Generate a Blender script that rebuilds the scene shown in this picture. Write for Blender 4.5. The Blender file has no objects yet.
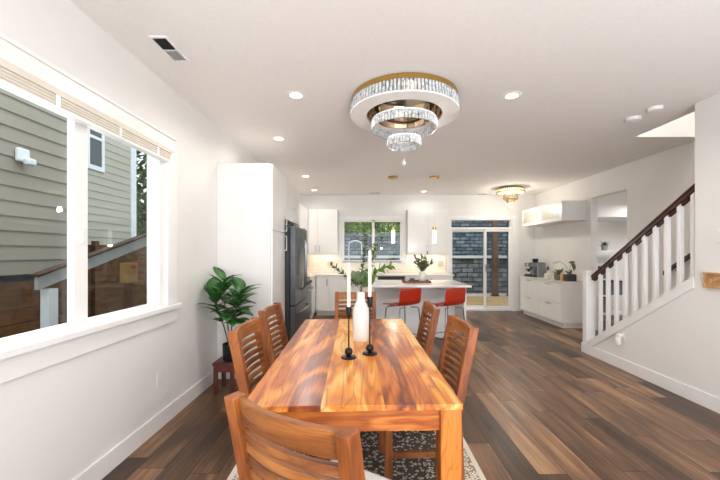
import bpy, bmesh, math, random
from mathutils import Vector, Matrix, Quaternion
random.seed(7)
PI = math.pi
R = math.radians
scn = bpy.context.scene
COL = scn.collection

# ------------------------------------------------------------------ camera
cam_d = bpy.data.cameras.new('camera')
cam = bpy.data.objects.new('camera', cam_d)
COL.objects.link(cam)
cam.location = (0, 0, 1.37)
cam.rotation_euler = (R(90), 0, 0)
cam_d.sensor_width = 36
cam_d.lens = 345 / 720 * 36
cam_d.shift_x = -4 / 720
cam_d.shift_y = 13 / 720
cam_d.clip_start = 0.02
cam_d.clip_end = 200
scn.camera = cam

# ------------------------------------------------------------------ view, world
scn.view_settings.view_transform = 'Standard'
scn.view_settings.look = 'None'
scn.view_settings.gamma = 1
scn.view_settings.use_curve_mapping = False
scn.view_settings.exposure = 1.05
scn.cycles.use_denoising = True
scn.cycles.max_bounces = 10
scn.cycles.diffuse_bounces = 6
scn.cycles.transparent_max_bounces = 12
scn.cycles.sample_clamp_indirect = 4
scn.cycles.caustics_reflective = False
scn.cycles.caustics_refractive = False

world = bpy.data.worlds.new('overcast_sky')
scn.world = world
world.use_nodes = True
wn = world.node_tree.nodes
wl = world.node_tree.links
bgn = wn['Background']
tc = wn.new('ShaderNodeTexCoord')
nz = wn.new('ShaderNodeTexNoise'); nz.inputs['Scale'].default_value = 2.5
rp = wn.new('ShaderNodeValToRGB')
rp.color_ramp.elements[0].color = (0.62, 0.72, 0.86, 1)
rp.color_ramp.elements[1].color = (0.95, 0.97, 1.0, 1)
wl.new(tc.outputs['Generated'], nz.inputs['Vector'])
wl.new(nz.outputs['Fac'], rp.inputs['Fac'])
wl.new(rp.outputs['Color'], bgn.inputs['Color'])
bgn.inputs['Strength'].default_value = 1.0

def area(name, loc, rot, sx, sy, power, color=(1, 1, 1)):
    d = bpy.data.lights.new(name, 'AREA')
    d.shape = 'RECTANGLE'; d.size = sx; d.size_y = sy
    d.energy = power; d.color = color
    o = bpy.data.objects.new(name, d); COL.objects.link(o)
    o.location = loc; o.rotation_euler = rot
    return o
# daylight at the left window and in the yards; the rest is added fill
area('rear_fill', (1.2, -2.45, 1.45), (R(92), 0, 0), 4.6, 2.1, 62, (0.90, 0.96, 1.0))  # added fill lamp in the made-up rear opening, unseen
area('ceiling_bounce_fill', (1.2, -1.3, 0.5), (R(160), 0, 0), 2.6, 0.8, 62, (0.94, 0.98, 1.0))  # added lamp aimed upward to brighten the ceiling, no real fixture
area('daylight_left_window', (-1.95, 1.6, 1.7), (0, R(-90), 0), 1.3, 2.0, 10, (0.95, 0.97, 1.0))
area('daylight_side_yard', (-3.0, 2.5, 6.5), (0, R(12), 0), 2.0, 9.0, 155, (0.97, 0.98, 1.0))
area('daylight_back_yard', (2.2, 9.6, 5.2), (R(25), 0, 0), 7.0, 2.0, 190, (0.95, 0.98, 1.0))
area('stairwell_fill', (3.62, 2.4, 4.6), (0, 0, 0), 0.8, 1.6, 26, (1.0, 0.98, 0.95))  # added lamp lighting the stairwell from above, not an actual window
area('side_room_fill', (5.6, 5.9, 2.3), (0, 0, 0), 0.9, 0.9, 19, (1.0, 0.98, 0.95))  # added lamp brightening the room past the doorway, no window modelled
DOWNLIGHT_W = 28
CHANDELIER_W = 14

# ------------------------------------------------------------------ helpers
def s2l(c):
    if isinstance(c, str):
        c = [int(c[i:i+2], 16) / 255 for i in (0, 2, 4)]
    return tuple((x / 12.92 if x <= 0.04045 else ((x + 0.055) / 1.055) ** 2.4) for x in c) + (1,)

def bm_new(): return bmesh.new()

def box(bm, x0, x1, y0, y1, z0, z1, mat=None):
    vs = [Vector((x, y, z)) for z in (z0, z1) for y in (y0, y1) for x in (x0, x1)]
    if mat is not None: vs = [mat @ v for v in vs]
    v = [bm.verts.new(p) for p in vs]
    for f in ((0, 2, 3, 1), (4, 5, 7, 6), (0, 1, 5, 4), (2, 6, 7, 3), (0, 4, 6, 2), (1, 3, 7, 5)):
        bm.faces.new([v[i] for i in f])
    return v

def prism(bm, pts, axis, a, b):
    """extrude a polygon (2D pts) along axis from a to b"""
    def mk(p, t):
        if axis == 'x': return (t, p[0], p[1])
        if axis == 'y': return (p[0], t, p[1])
        return (p[0], p[1], t)
    A = [bm.verts.new(mk(p, a)) for p in pts]
    B = [bm.verts.new(mk(p, b)) for p in pts]
    n = len(pts)
    bm.faces.new(A); bm.faces.new(B[::-1])
    for i in range(n):
        bm.faces.new((A[i], B[i], B[(i+1) % n], A[(i+1) % n]))

def tube(bm, pts, rad, seg=8, cap=True):
    pts = [Vector(p) for p in pts]
    n = len(pts)
    if not isinstance(rad, (list, tuple)): rad = [rad] * n
    rings = []
    prev = None
    for i, p in enumerate(pts):
        t = (pts[min(i+1, n-1)] - pts[max(i-1, 0)])
        if t.length < 1e-9: t = Vector((0, 0, 1))
        t.normalize()
        if prev is None:
            ref = Vector((0, 0, 1)) if abs(t.z) < 0.9 else Vector((1, 0, 0))
            u = t.cross(ref).normalized()
        else:
            u = (prev - t * prev.dot(t)).normalized()
        prev = u
        w = t.cross(u)
        rings.append([bm.verts.new(p + (u * math.cos(2*PI*k/seg) + w * math.sin(2*PI*k/seg)) * rad[i]) for k in range(seg)])
    for a, b in zip(rings, rings[1:]):
        for k in range(seg):
            bm.faces.new((a[k], a[(k+1) % seg], b[(k+1) % seg], b[k]))
    if cap:
        bm.faces.new(rings[0][::-1]); bm.faces.new(rings[-1])

def lathe(bm, prof, seg=24, c=(0, 0), capb=True, capt=True):
    rings = []
    for r, z in prof:
        rings.append([bm.verts.new((c[0] + r*math.cos(2*PI*k/seg), c[1] + r*math.sin(2*PI*k/seg), z)) for k in range(seg)])
    for a, b in zip(rings, rings[1:]):
        for k in range(seg):
            bm.faces.new((a[k], a[(k+1) % seg], b[(k+1) % seg], b[k]))
    if capb: bm.faces.new(rings[0][::-1])
    if capt: bm.faces.new(rings[-1])

def sphere(bm, c, r, sz=1.0):
    prof = []
    m = bmesh.ops.create_uvsphere(bm, u_segments=16, v_segments=10, radius=r)
    for v in m['verts']:
        v.co = Vector((v.co.x, v.co.y, v.co.z * sz)) + Vector(c)

def obj(name, bm, mat, parent=None, bevel=0, smooth=False, loc=None, sub=0):
    bmesh.ops.recalc_face_normals(bm, faces=bm.faces[:])
    me = bpy.data.meshes.new(name)
    bm.to_mesh(me); bm.free()
    if smooth:
        for p in me.polygons: p.use_smooth = True
    me.materials.append(mat)
    o = bpy.data.objects.new(name, me)
    COL.objects.link(o)
    if parent is not None: o.parent = parent
    if loc is not None: o.location = loc
    if bevel:
        b = o.modifiers.new('bevel', 'BEVEL'); b.width = bevel; b.segments = 2
        b.limit_method = 'ANGLE'; b.angle_limit = R(40)
    if sub:
        s = o.modifiers.new('subdivision', 'SUBSURF'); s.levels = sub; s.render_levels = sub
    if smooth and not sub:
        me.set_sharp_from_angle(angle=R(42))
    return o

def thing(name, label, cat, loc=(0, 0, 0), rz=0, group=None):
    o = bpy.data.objects.new(name, None); COL.objects.link(o)
    o.empty_display_size = 0.05
    o.location = loc; o.rotation_euler = (0, 0, rz)
    return tag(o, label, cat, group)

def tag(o, label, cat, group=None, kind=None):
    o['label'] = label; o['category'] = cat
    if group: o['group'] = group
    if kind: o['kind'] = kind
    return o

def struct(name, bm, mat, parent=None, bevel=0):
    o = obj(name, bm, mat, parent, bevel)
    if parent is None: o['kind'] = 'structure'
    return o

def struct_empty(name, loc=(0, 0, 0)):
    o = bpy.data.objects.new(name, None); COL.objects.link(o); o.location = loc
    o['kind'] = 'structure'
    return o

def dup(root, loc, rz, label=None, group=None):
    r = root.copy(); COL.objects.link(r); r.location = loc; r.rotation_euler = (0, 0, rz)
    if label: r['label'] = label
    if group: r['group'] = group
    for ch in list(root.children):
        c = ch.copy(); COL.objects.link(c); c.parent = r
        for g in list(ch.children):
            d = g.copy(); COL.objects.link(d); d.parent = c
    return r

def B(*a, **k):
    bm = bm_new(); box(bm, *a, **k); return bm

# ------------------------------------------------------------------ materials
class NT:
    def __init__(s, name):
        s.m = bpy.data.materials.new(name); s.m.use_nodes = True
        s.t = s.m.node_tree; s.n = s.t.nodes; s.l = s.t.links
        s.p = s.n['Principled BSDF']; s.out = s.n['Material Output']
    def add(s, typ, ins=None, **props):
        nd = s.n.new(typ)
        for k, v in props.items(): setattr(nd, k, v)
        if ins:
            for k, v in ins.items():
                if hasattr(v, 'is_linked') or isinstance(v, bpy.types.NodeSocket): s.l.new(v, nd.inputs[k])
                else: nd.inputs[k].default_value = v
        return nd
    def math(s, op, a, b=None, c=None):
        nd = s.n.new('ShaderNodeMath'); nd.operation = op
        for i, v in enumerate((a, b, c)):
            if v is None: continue
            if isinstance(v, (int, float)): nd.inputs[i].default_value = v
            else: s.l.new(v, nd.inputs[i])
        return nd.outputs[0]
    def ramp(s, fac, stops, interp='LINEAR'):
        nd = s.n.new('ShaderNodeValToRGB'); cr = nd.color_ramp; cr.interpolation = interp
        while len(cr.elements) < len(stops): cr.elements.new(0.5)
        for e, (p, c) in zip(cr.elements, stops):
            e.position = p; e.color = c
        s.l.new(fac, nd.inputs['Fac'])
        return nd.outputs['Color']
    def set(s, **k):
        for key, v in k.items():
            key = key.replace('_', ' ')
            sock = s.p.inputs[key]
            if isinstance(v, bpy.types.NodeSocket): s.l.new(v, sock)
            else: sock.default_value = v
    def bump(s, h, strength=0.2, dist=0.01):
        b = s.add('ShaderNodeBump', {'Height': h, 'Strength': strength, 'Distance': dist})
        s.l.new(b.outputs['Normal'], s.p.inputs['Normal'])

def plain(name, col, rough=0.5, metal=0.0, var=0.06, scale=6.0, bump=0.0, **extra):
    t = NT(name)
    c = s2l(col)
    tcn = t.add('ShaderNodeTexCoord')
    n = t.add('ShaderNodeTexNoise', {'Vector': tcn.outputs['Object'], 'Scale': scale, 'Detail': 4.0})
    lo = tuple(x * (1 - var) for x in c[:3]) + (1,)
    hi = tuple(min(1, x * (1 + var)) for x in c[:3]) + (1,)
    t.set(Base_Color=t.ramp(n.outputs['Fac'], [(0.3, lo), (0.7, hi)]), Roughness=rough, Metallic=metal)
    for k, v in extra.items(): t.set(**{k: v})
    if bump: t.bump(n.outputs['Fac'], bump, 0.004)
    return t.m

def wood(name, cols, axis='y', plank=None, fine=1.0, rough=0.35, figure=10.0, contrast=1.0, tint=0.35, seed=0.0, coat=0.0, lines=0.45):
    """figured wood; grain runs along axis; plank = board width across the grain"""
    t = NT(name)
    tcn = t.add('ShaderNodeTexCoord')
    sx = t.add('ShaderNodeSeparateXYZ', {'Vector': tcn.outputs['Object']})
    X, Y, Z = sx.outputs
    if axis == 'y': long_, cross, th = Y, X, Z
    elif axis == 'x': long_, cross, th = X, Z, Y
    else: long_, cross, th = Z, X, Y
    oi = t.add('ShaderNodeObjectInfo').outputs['Random']
    if plank:
        row = t.math('FLOOR', t.math('DIVIDE', cross, plank))
        rnd = t.add('ShaderNodeTexWhiteNoise', {'W': t.math('ADD', row, seed)}, noise_dimensions='1D').outputs['Value']
    else:
        rnd = oi
    off = t.math('MULTIPLY', rnd, 17.0)
    v = t.add('ShaderNodeCombineXYZ', {'X': t.math('MULTIPLY_ADD', cross, 5.0, off), 'Y': t.math('MULTIPLY_ADD', long_, 1.1, off), 'Z': t.math('MULTIPLY', th, 4.0)})
    n1 = t.add('ShaderNodeTexNoise', {'Vector': v.outputs[0], 'Scale': 1.1 * fine, 'Detail': 2.0, 'Distortion': 0.6})
    rings = t.math('SINE', t.math('MULTIPLY', n1.outputs['Fac'], figure * 6.283))
    rings = t.math('MULTIPLY_ADD', rings, 0.22 * contrast, 0.5)
    v2 = t.add('ShaderNodeCombineXYZ', {'X': t.math('MULTIPLY_ADD', cross, 90.0, off), 'Y': t.math('MULTIPLY', long_, 2.5), 'Z': t.math('MULTIPLY', th, 60.0)})
    n2 = t.add('ShaderNodeTexNoise', {'Vector': v2.outputs[0], 'Scale': 1.0, 'Detail': 3.0})
    n3 = t.add('ShaderNodeTexNoise', {'Vector': v.outputs[0], 'Scale': 0.9, 'Detail': 5.0, 'Distortion': 1.2})
    f = t.math('ADD', t.math('MULTIPLY', rings, 0.45), t.math('MULTIPLY', n3.outputs['Fac'], 0.35))
    f = t.math('MULTIPLY_ADD', n2.outputs['Fac'], 0.25, f)
    f = t.math('ADD', f, t.math('MULTIPLY', t.math('SUBTRACT', rnd, 0.5), tint))
    k = len(cols)
    stops = [(0.18 + 0.64 * i / (k-1), s2l(c)) for i, c in enumerate(cols)]
    base_c = t.ramp(f, stops)
    # dark growth lines following the figure
    v3 = t.add('ShaderNodeCombineXYZ', {'X': t.math('MULTIPLY_ADD', cross, 9.0, off), 'Y': t.math('MULTIPLY_ADD', long_, 0.9, off), 'Z': t.math('MULTIPLY', th, 5.0)})
    n4 = t.add('ShaderNodeTexNoise', {'Vector': v3.outputs[0], 'Scale': 1.0 * fine, 'Detail': 1.0, 'Distortion': 0.4})
    ln = t.math('ABSOLUTE', t.math('SINE', t.math('MULTIPLY', n4.outputs['Fac'], figure * 9.0)))
    ln = t.math('MULTIPLY', t.math('POWER', t.math('SUBTRACT', 1.0, ln), 3.0), t.math('MULTIPLY', n3.outputs['Fac'], lines * 1.6))
    st = t.math('MULTIPLY', t.math('GREATER_THAN', n2.outputs['Fac'], 0.60), lines * 0.22)
    mxl = t.add('ShaderNodeMix', data_type='RGBA'); mxl.clamp_factor = True
    t.l.new(t.math('ADD', ln, st), mxl.inputs[0]); t.l.new(base_c, mxl.inputs[6]); mxl.inputs[7].default_value = s2l(cols[0])
    t.set(Base_Color=mxl.outputs[2], Roughness=rough)
    if coat: t.set(Coat_Weight=coat, Coat_Roughness=0.15)
    t.bump(n2.outputs['Fac'], 0.12, 0.002)
    return t.m

def plank_floor():
    t = NT('walnut_plank_floor')
    tcn = t.add('ShaderNodeTexCoord')
    sx = t.add('ShaderNodeSeparateXYZ', {'Vector': tcn.outputs['Object']})
    X, Y, Z = sx.outputs
    W, L = 0.18, 1.25
    u = t.math('DIVIDE', X, W); row = t.math('FLOOR', u)
    r1 = t.add('ShaderNodeTexWhiteNoise', {'W': row}, noise_dimensions='1D').outputs['Value']
    vv = t.math('DIVIDE', t.math('MULTIPLY_ADD', r1, 3.1, Y), L)
    colm = t.math('FLOOR', vv)
    r2 = t.add('ShaderNodeTexWhiteNoise', {'W': t.math('MULTIPLY_ADD', row, 13.7, colm)}, noise_dimensions='1D').outputs['Value']
    off = t.math('MULTIPLY', r2, 23.0)
    v = t.add('ShaderNodeCombineXYZ', {'X': t.math('MULTIPLY_ADD', X, 6.0, off), 'Y': t.math('MULTIPLY_ADD', Y, 0.8, off), 'Z': off})
    n1 = t.add('ShaderNodeTexNoise', {'Vector': v.outputs[0], 'Scale': 1.3, 'Detail': 5.0, 'Distortion': 0.8})
    v2 = t.add('ShaderNodeCombineXYZ', {'X': t.math('MULTIPLY_ADD', X, 70.0, off), 'Y': t.math('MULTIPLY', Y, 1.8), 'Z': off})
    n2 = t.add('ShaderNodeTexNoise', {'Vector': v2.outputs[0], 'Scale': 1.0, 'Detail': 4.0})
    f = t.math('ADD', t.math('MULTIPLY', n1.outputs['Fac'], 0.55), t.math('MULTIPLY', n2.outputs['Fac'], 0.30))
    f = t.math('ADD', f, t.math('MULTIPLY', t.math('SUBTRACT', r2, 0.35), 0.26))
    base = t.ramp(f, [(0.28, s2l('33241B')), (0.42, s2l('543C2C')), (0.55, s2l('7C5B42')), (0.72, s2l('B38A63'))])
    eu = t.math('MULTIPLY', t.math('ABSOLUTE', t.math('SUBTRACT', t.math('FRACT', u), 0.5)), 2.0)
    ev = t.math('MULTIPLY', t.math('ABSOLUTE', t.math('SUBTRACT', t.math('FRACT', vv), 0.5)), 2.0)
    gap = t.math('MAXIMUM', t.math('GREATER_THAN', eu, 0.972), t.math('GREATER_THAN', ev, 0.996))
    mx = t.add('ShaderNodeMix', data_type='RGBA')
    t.l.new(gap, mx.inputs[0]); t.l.new(base, mx.inputs[6]); mx.inputs[7].default_value = s2l('1E1511')
    t.set(Base_Color=mx.outputs[2], Roughness=t.math('MULTIPLY_ADD', n2.outputs['Fac'], 0.2, 0.26))
    t.bump(t.math('SUBTRACT', n2.outputs['Fac'], t.math('MULTIPLY', gap, 2.0)), 0.15, 0.002)
    return t.m

def glass_pane(name, tint=(1, 1, 1), refl=1.0):
    t = NT(name)
    t.n.remove(t.p)
    tr = t.add('ShaderNodeBsdfTransparent'); tr.inputs[0].default_value = tint + (1,)
    gl = t.add('ShaderNodeBsdfGlossy'); gl.inputs['Roughness'].default_value = 0.02
    fc = t.add('ShaderNodeLayerWeight', {'Blend': 0.5}).outputs['Facing']
    fac = t.math('MULTIPLY_ADD', t.math('POWER', fc, 5.0), 0.8 * refl, 0.02 * refl)
    mx = t.add('ShaderNodeMixShader')
    t.l.new(fac, mx.inputs[0]); t.l.new(tr.outputs[0], mx.inputs[1]); t.l.new(gl.outputs[0], mx.inputs[2])
    t.l.new(mx.outputs[0], t.out.inputs['Surface'])
    return t.m

def emit(name, col, strength):
    t = NT(name)
    t.set(Base_Color=s2l(col), Emission_Color=s2l(col), Emission_Strength=strength)
    return t.m

M = {}
M['wall'] = plain('wall_paint', 'E4E2DF', 0.65, var=0.015, scale=3)
M['ceiling'] = plain('ceiling_paint', 'E9E5E2', 0.8, var=0.02, scale=40, bump=0.04)
M['trim'] = plain('white_trim_paint', 'EAE9E7', 0.35, var=0.01)
M['floor'] = plank_floor()
M['table'] = wood('acacia_tabletop', ['4A1E0A', '94451A', 'CB7226', 'E4983F', 'F3C47C'], 'y', plank=0.128, fine=1.0, rough=0.36, figure=4.0, contrast=1.2, tint=0.30, seed=3.0, coat=0.08, lines=0.6)
M['table_x'] = wood('acacia_apron', ['5A240E', '8E4317', 'BE6E2C', 'D08A42'], 'x', fine=1.5, rough=0.3, figure=5, tint=0.1)
M['table_z'] = wood('acacia_leg', ['5A240E', '8E4317', 'C0702C', 'D0883F'], 'z', fine=1.5, rough=0.3, figure=5, tint=0.1)
M['chair_z'] = wood('teak_chair_post', ['401A09', '733A14', '985422', 'B87234'], 'z', fine=2.0, rough=0.5, figure=3, contrast=0.9, tint=0.15)
M['chair_x'] = wood('teak_chair_slat', ['401C0A', '753F18', '9C5E29', 'BC7E3E'], 'x', fine=2.0, rough=0.5, figure=3, contrast=0.9, tint=0.15)
M['stool_wood'] = wood('dark_stool_wood', ['2E120B', '54241A', '6E3324', '84442E'], 'z', fine=2.0, rough=0.4, figure=3, tint=0.1)
M['cushion'] = plain('white_cushion_fabric', 'E2E0DE', 0.9, var=0.03, scale=120, bump=0.2)
M['cab'] = plain('white_cabinet_lacquer', 'EDEBE8', 0.22, var=0.01)
M['cab_satin'] = plain('white_cabinet_panel', 'E4E2E0', 0.42, var=0.01)
M['counter'] = plain('white_quartz', 'E9E6E0', 0.2, var=0.03, scale=14)
M['steel'] = plain('stainless_steel', '8C8E92', 0.28, 1.0, var=0.05, scale=30)
M['darksteel'] = plain('dark_stainless_steel', '5A5C60', 0.3, 1.0, var=0.06, scale=30)
M['nickel'] = plain('brushed_nickel', 'B4B2AE', 0.3, 1.0)
M['black'] = plain('black_metal', '141416', 0.4, 0.3)
M['blackplastic'] = plain('black_plastic', '17181B', 0.35)
M['fridge_side'] = plain('black_fridge_side', '1D1E21', 0.45)
M['red'] = plain('red_orange_lacquer', 'A82A0E', 0.28, var=0.08)
M['chrome'] = plain('chrome_leg', 'A0A0A2', 0.2, 1.0)
M['gold'] = plain('polished_gold', 'C9A25A', 0.16, 1.0, var=0.05)
M['mirror_gold'] = plain('mirrored_ceiling_plate', 'C4B29C', 0.05, 1.0)
M['ceramic'] = plain('white_glazed_ceramic', 'DEDAD4', 0.3, var=0.03)
M['candle'] = plain('ivory_wax', 'DFD7C6', 0.45, var=0.03, Subsurface_Weight=0.15)
M['rail_wood'] = wood('dark_handrail_wood', ['1E0D0A', '32160F', '442018', '553026'], 'y', fine=2, rough=0.3, figure=3, tint=0.05)
M['tray'] = wood('brown_tray_wood', ['43190E', '6A2E1A', '86432A'], 'x', fine=2, rough=0.4, figure=3)
M['keywood'] = wood('light_oak', ['A87F55', 'C29B6E', 'D3B086'], 'x', fine=3, rough=0.5, figure=3, tint=0.1)
M['cupwood'] = wood('honey_wood', ['B27A45', 'CF9A62', 'DDB27E'], 'z', fine=3, rough=0.5, figure=3, tint=0.1)
M['leaf'] = plain('rubber_plant_leaf', '35682B', 0.3, var=0.45, scale=9)
M['leaf2'] = plain('eucalyptus_leaf', '56684C', 0.6, var=0.35, scale=18)
M['leaf3'] = plain('bright_green_leaf', '5C7F2E', 0.45, var=0.35, scale=14)
M['leaf_dark'] = plain('sage_sprig_leaf', '747C58', 0.6, var=0.35, scale=30)
M['stem'] = plain('plant_stem', '5E4B33', 0.7)
M['soil'] = plain('potting_soil', '2A1E17', 0.95, var=0.3, scale=60, bump=0.6)
M['pot_black'] = plain('black_pot', '15171A', 0.4)
M['pot_taupe'] = plain('taupe_pot', '7A6860', 0.6)
M['pot_grey'] = plain('dark_grey_pot', '33383B', 0.5)
M['blind'] = plain('cream_blind_slats', 'DAD3C6', 0.55, var=0.04, scale=20)
M['glass'] = glass_pane('window_glass', (0.93, 0.95, 0.94), 1.1)
M['vent_dark'] = plain('dark_vent_louvre', '2A2A2A', 0.6)
M['vent_grey'] = plain('grey_vent_louvre', '9A9997', 0.6)
M['bulb'] = emit('downlight_lens', 'FFE9C8', 4.0)
M['led'] = plain('frosted_acrylic_ring', 'F4F2EF', 0.3)
M['led_warm'] = emit('small_chandelier_glow', 'FFEDC8', 1.1)
M['pendant_glow'] = emit('pendant_tube_glow', 'FFF3DA', 1.3)
M['outlet'] = plain('outlet_plastic', 'E6E3DE', 0.4)
M['outlet_tan'] = plain('beige_outlet_plastic', 'C9B79E', 0.4)

def crystal_mat():
    t = NT('cut_crystal')
    tcn = t.add('ShaderNodeTexCoord')
    vo = t.add('ShaderNodeTexVoronoi', {'Vector': tcn.outputs['Object'], 'Scale': 38.0})
    t.set(Base_Color=t.ramp(vo.outputs['Distance'], [(0.0, s2l('FFFFFF')), (0.5, s2l('E4E8EA')), (1.0, s2l('8A9096'))]),
          Roughness=0.12, Transmission_Weight=0.25, IOR=1.6)
    return t.m
M['crystal'] = crystal_mat()
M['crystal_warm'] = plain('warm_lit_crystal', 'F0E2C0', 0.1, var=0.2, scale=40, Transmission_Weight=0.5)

def brick_mat(name, c1, c2, mortar, scale, bw, bh, axis='y', bump=1.0):
    t = NT(name)
    tcn = t.add('ShaderNodeTexCoord')
    sx = t.add('ShaderNodeSeparateXYZ', {'Vector': tcn.outputs['Object']})
    a = sx.outputs['X'] if axis == 'y' else sx.outputs['Y']
    nw = t.add('ShaderNodeTexNoise', {'Vector': tcn.outputs['Object'], 'Scale': 2.0})
    v = t.add('ShaderNodeCombineXYZ', {'X': a, 'Y': t.math('MULTIPLY_ADD', nw.outputs['Fac'], 0.05, sx.outputs['Z']), 'Z': 0.0})
    br = t.add('ShaderNodeTexBrick', {'Vector': v.outputs[0], 'Color1': s2l(c1), 'Color2': s2l(c2), 'Mortar': s2l(mortar), 'Scale': scale,
                                      'Mortar Size': 0.018, 'Brick Width': bw, 'Row Height': bh, 'Bias': 0.0})
    n = t.add('ShaderNodeTexNoise', {'Vector': tcn.outputs['Object'], 'Scale': 7.0, 'Detail': 6.0})
    mx = t.add('ShaderNodeMix', data_type='RGBA', blend_type='MULTIPLY')
    mx.inputs[0].default_value = 0.75
    t.l.new(br.outputs['Color'], mx.inputs[6])
    t.l.new(t.ramp(n.outputs['Fac'], [(0.3, (0.35, 0.35, 0.35, 1)), (0.7, (1.5, 1.5, 1.5, 1))]), mx.inputs[7])
    t.set(Base_Color=mx.outputs[2], Roughness=0.9)
    t.bump(t.math('SUBTRACT', n.outputs['Fac'], br.outputs['Fac']), bump, 0.03)
    return t.m
M['stone_blue'] = brick_mat('blue_grey_stone_blocks', '62727C', '28323A', '14181B', 1.0, 0.36, 0.135)
M['stone_grey'] = brick_mat('grey_stone_blocks', '6E7274', '3A3E40', '1E2022', 1.0, 0.42, 0.17)
M['cap'] = plain('pale_concrete', 'A9A9A5', 0.9, var=0.12, bump=0.3)
M['deck'] = wood('ochre_deck_board', ['5A4426', '7A603A', '957A50'], 'x', fine=1.0, rough=0.6, figure=3)
M['patio'] = plain('patio_concrete', '9C9488', 0.6, var=0.12, scale=3)
M['soil_out'] = plain('bare_ground', '4A3B2C', 0.95, var=0.3, scale=2, bump=0.5)
M['siding'] = plain('sage_grey_siding', '948E80', 0.7, var=0.03, scale=2)
M['siding2'] = plain('pale_sage_siding', 'ACAA9C', 0.7, var=0.03, scale=2)
M['siding_dark'] = plain('dark_window_glass', '3C454A', 0.1)
M['ext_white'] = plain('exterior_white_trim', 'DDE3E6', 0.6)
M['brown_fence'] = wood('brown_fence_board', ['2C1A0B', '4A2E14', '5F3F1E', '7A5228'], 'x', fine=1.0, rough=0.8, figure=3, tint=0.2)
M['post_brown'] = wood('brown_patio_post', ['2A1A10', '3E291A', '513725'], 'z', fine=1.0, rough=0.8, figure=3)
M['metal_grey'] = plain('galvanised_grey', 'A9ADAC', 0.5, 0.2)
M['box_tan'] = plain('tan_utility_box', '9A7A48', 0.7)
M['ivy'] = plain('ivy_leaf', '79963F', 0.6, var=0.55, scale=3)
M['tree'] = plain('tree_leaf', '4F6A38', 0.7, var=0.5, scale=2)
M['frost'] = plain('frosted_cabinet_glass', 'BDB9AE', 0.35, var=0.02)
M['tread'] = plain('dark_stair_tread', '3A2C26', 0.5)
M['furn_grey'] = plain('grey_shelf_contents', '5C6066', 0.5, var=0.2)

def tile_mat():
    t = NT('cream_backsplash_tile')
    tcn = t.add('ShaderNodeTexCoord')
    sx = t.add('ShaderNodeSeparateXYZ', {'Vector': tcn.outputs['Object']})
    v = t.add('ShaderNodeCombineXYZ', {'X': sx.outputs['X'], 'Y': sx.outputs['Z'], 'Z': 0.0})
    br = t.add('ShaderNodeTexBrick', {'Vector': v.outputs[0], 'Color1': s2l('F0E7DA'), 'Color2': s2l('E9DFD1'), 'Mortar': s2l('D6CCBE'), 'Scale': 1.0,
                                      'Mortar Size': 0.003, 'Brick Width': 0.2, 'Row Height': 0.075})
    t.set(Base_Color=br.outputs['Color'], Roughness=0.25)
    return t.m
M['tile'] = tile_mat()

def rug_mat():
    t = NT('patterned_rug_weave')
    tcn = t.add('ShaderNodeTexCoord')
    sx = t.add('ShaderNodeSeparateXYZ', {'Vector': tcn.outputs['Object']})
    ax = t.math('ABSOLUTE', sx.outputs['X']); ay = t.math('ABSOLUTE', sx.outputs['Y'])
    # distance to the rug's edge (half size .78 x 1.2)
    d = t.math('MINIMUM', t.math('SUBTRACT', 0.78, ax), t.math('SUBTRACT', 1.22, ay))
    v = t.add('ShaderNodeCombineXYZ', {'X': ax, 'Y': ay, 'Z': 0.0})
    vo = t.add('ShaderNodeTexVoronoi', {'Vector': v.outputs[0], 'Scale': 38.0}, distance='MANHATTAN')
    n = t.add('ShaderNodeTexNoise', {'Vector': v.outputs[0], 'Scale': 9.0, 'Detail': 3.0, 'Distortion': 2.0})
    f1 = t.ramp(t.math('ADD', vo.outputs['Distance'], t.math('MULTIPLY', n.outputs['Fac'], 0.5)), [(0.30, s2l('2E2A28')), (0.44, s2l('8B8276')), (0.56, s2l('D2C8B6')), (0.78, s2l('4A443E'))], 'CONSTANT')
    f2 = t.ramp(t.math('ADD', vo.outputs['Distance'], t.math('MULTIPLY', n.outputs['Fac'], 0.3)), [(0.25, s2l('4A4038')), (0.45, s2l('DDD3C0')), (0.7, s2l('E4DCCB')), (0.9, s2l('9A8470'))], 'CONSTANT')
    m1 = t.add('ShaderNodeMix', data_type='RGBA')
    t.l.new(t.math('LESS_THAN', d, 0.20), m1.inputs[0]); t.l.new(f1, m1.inputs[6]); t.l.new(f2, m1.inputs[7])
    m2 = t.add('ShaderNodeMix', data_type='RGBA')
    t.l.new(t.math('LESS_THAN', d, 0.035), m2.inputs[0]); t.l.new(m1.outputs[2], m2.inputs[6]); m2.inputs[7].default_value = s2l('DCD3C4')
    t.set(Base_Color=m2.outputs[2], Roughness=0.95)
    t.bump(vo.outputs['Distance'], 0.4, 0.003)
    return t.m
M['rug'] = rug_mat()

# ------------------------------------------------------------------ room shell
H = 2.74
YB = 8.15           # back wall
XL, XR = -1.6, 4.03
XS = 3.04           # stair side wall plane

bm = bm_new()
box(bm, -1.75, 4.15, -2.6, 8.3, -0.12, 0)
box(bm, 4.15, 7.0, 4.9, 8.3, -0.12, 0)
struct('floor', bm, M['floor'])

bm = bm_new()
box(bm, -1.75, 3.04, -2.7, 8.3, H, H+0.22)
box(bm, 3.04, 3.2, 3.16, 8.3, H, H+0.22)
box(bm, 3.2, 7.0, 4.07, 8.3, H, H+0.22)
struct('ceiling', bm, M['ceiling'])

# left wall with window hole Y .9..2.78 , Z .96..2.22
WY0, WY1, WZ0, WZ1 = 0.86, 2.78, 0.945, 2.205
bm = bm_new()
box(bm, -1.75, XL, -2.6, 8.3, 0, WZ0)
box(bm, -1.75, XL, -2.6, 8.3, WZ1, H)
box(bm, -1.75, XL, -2.6, WY0, WZ0, WZ1)
box(bm, -1.75, XL, WY1, 8.3, WZ0, WZ1)
struct('wall_left', bm, M['wall'])

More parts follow.
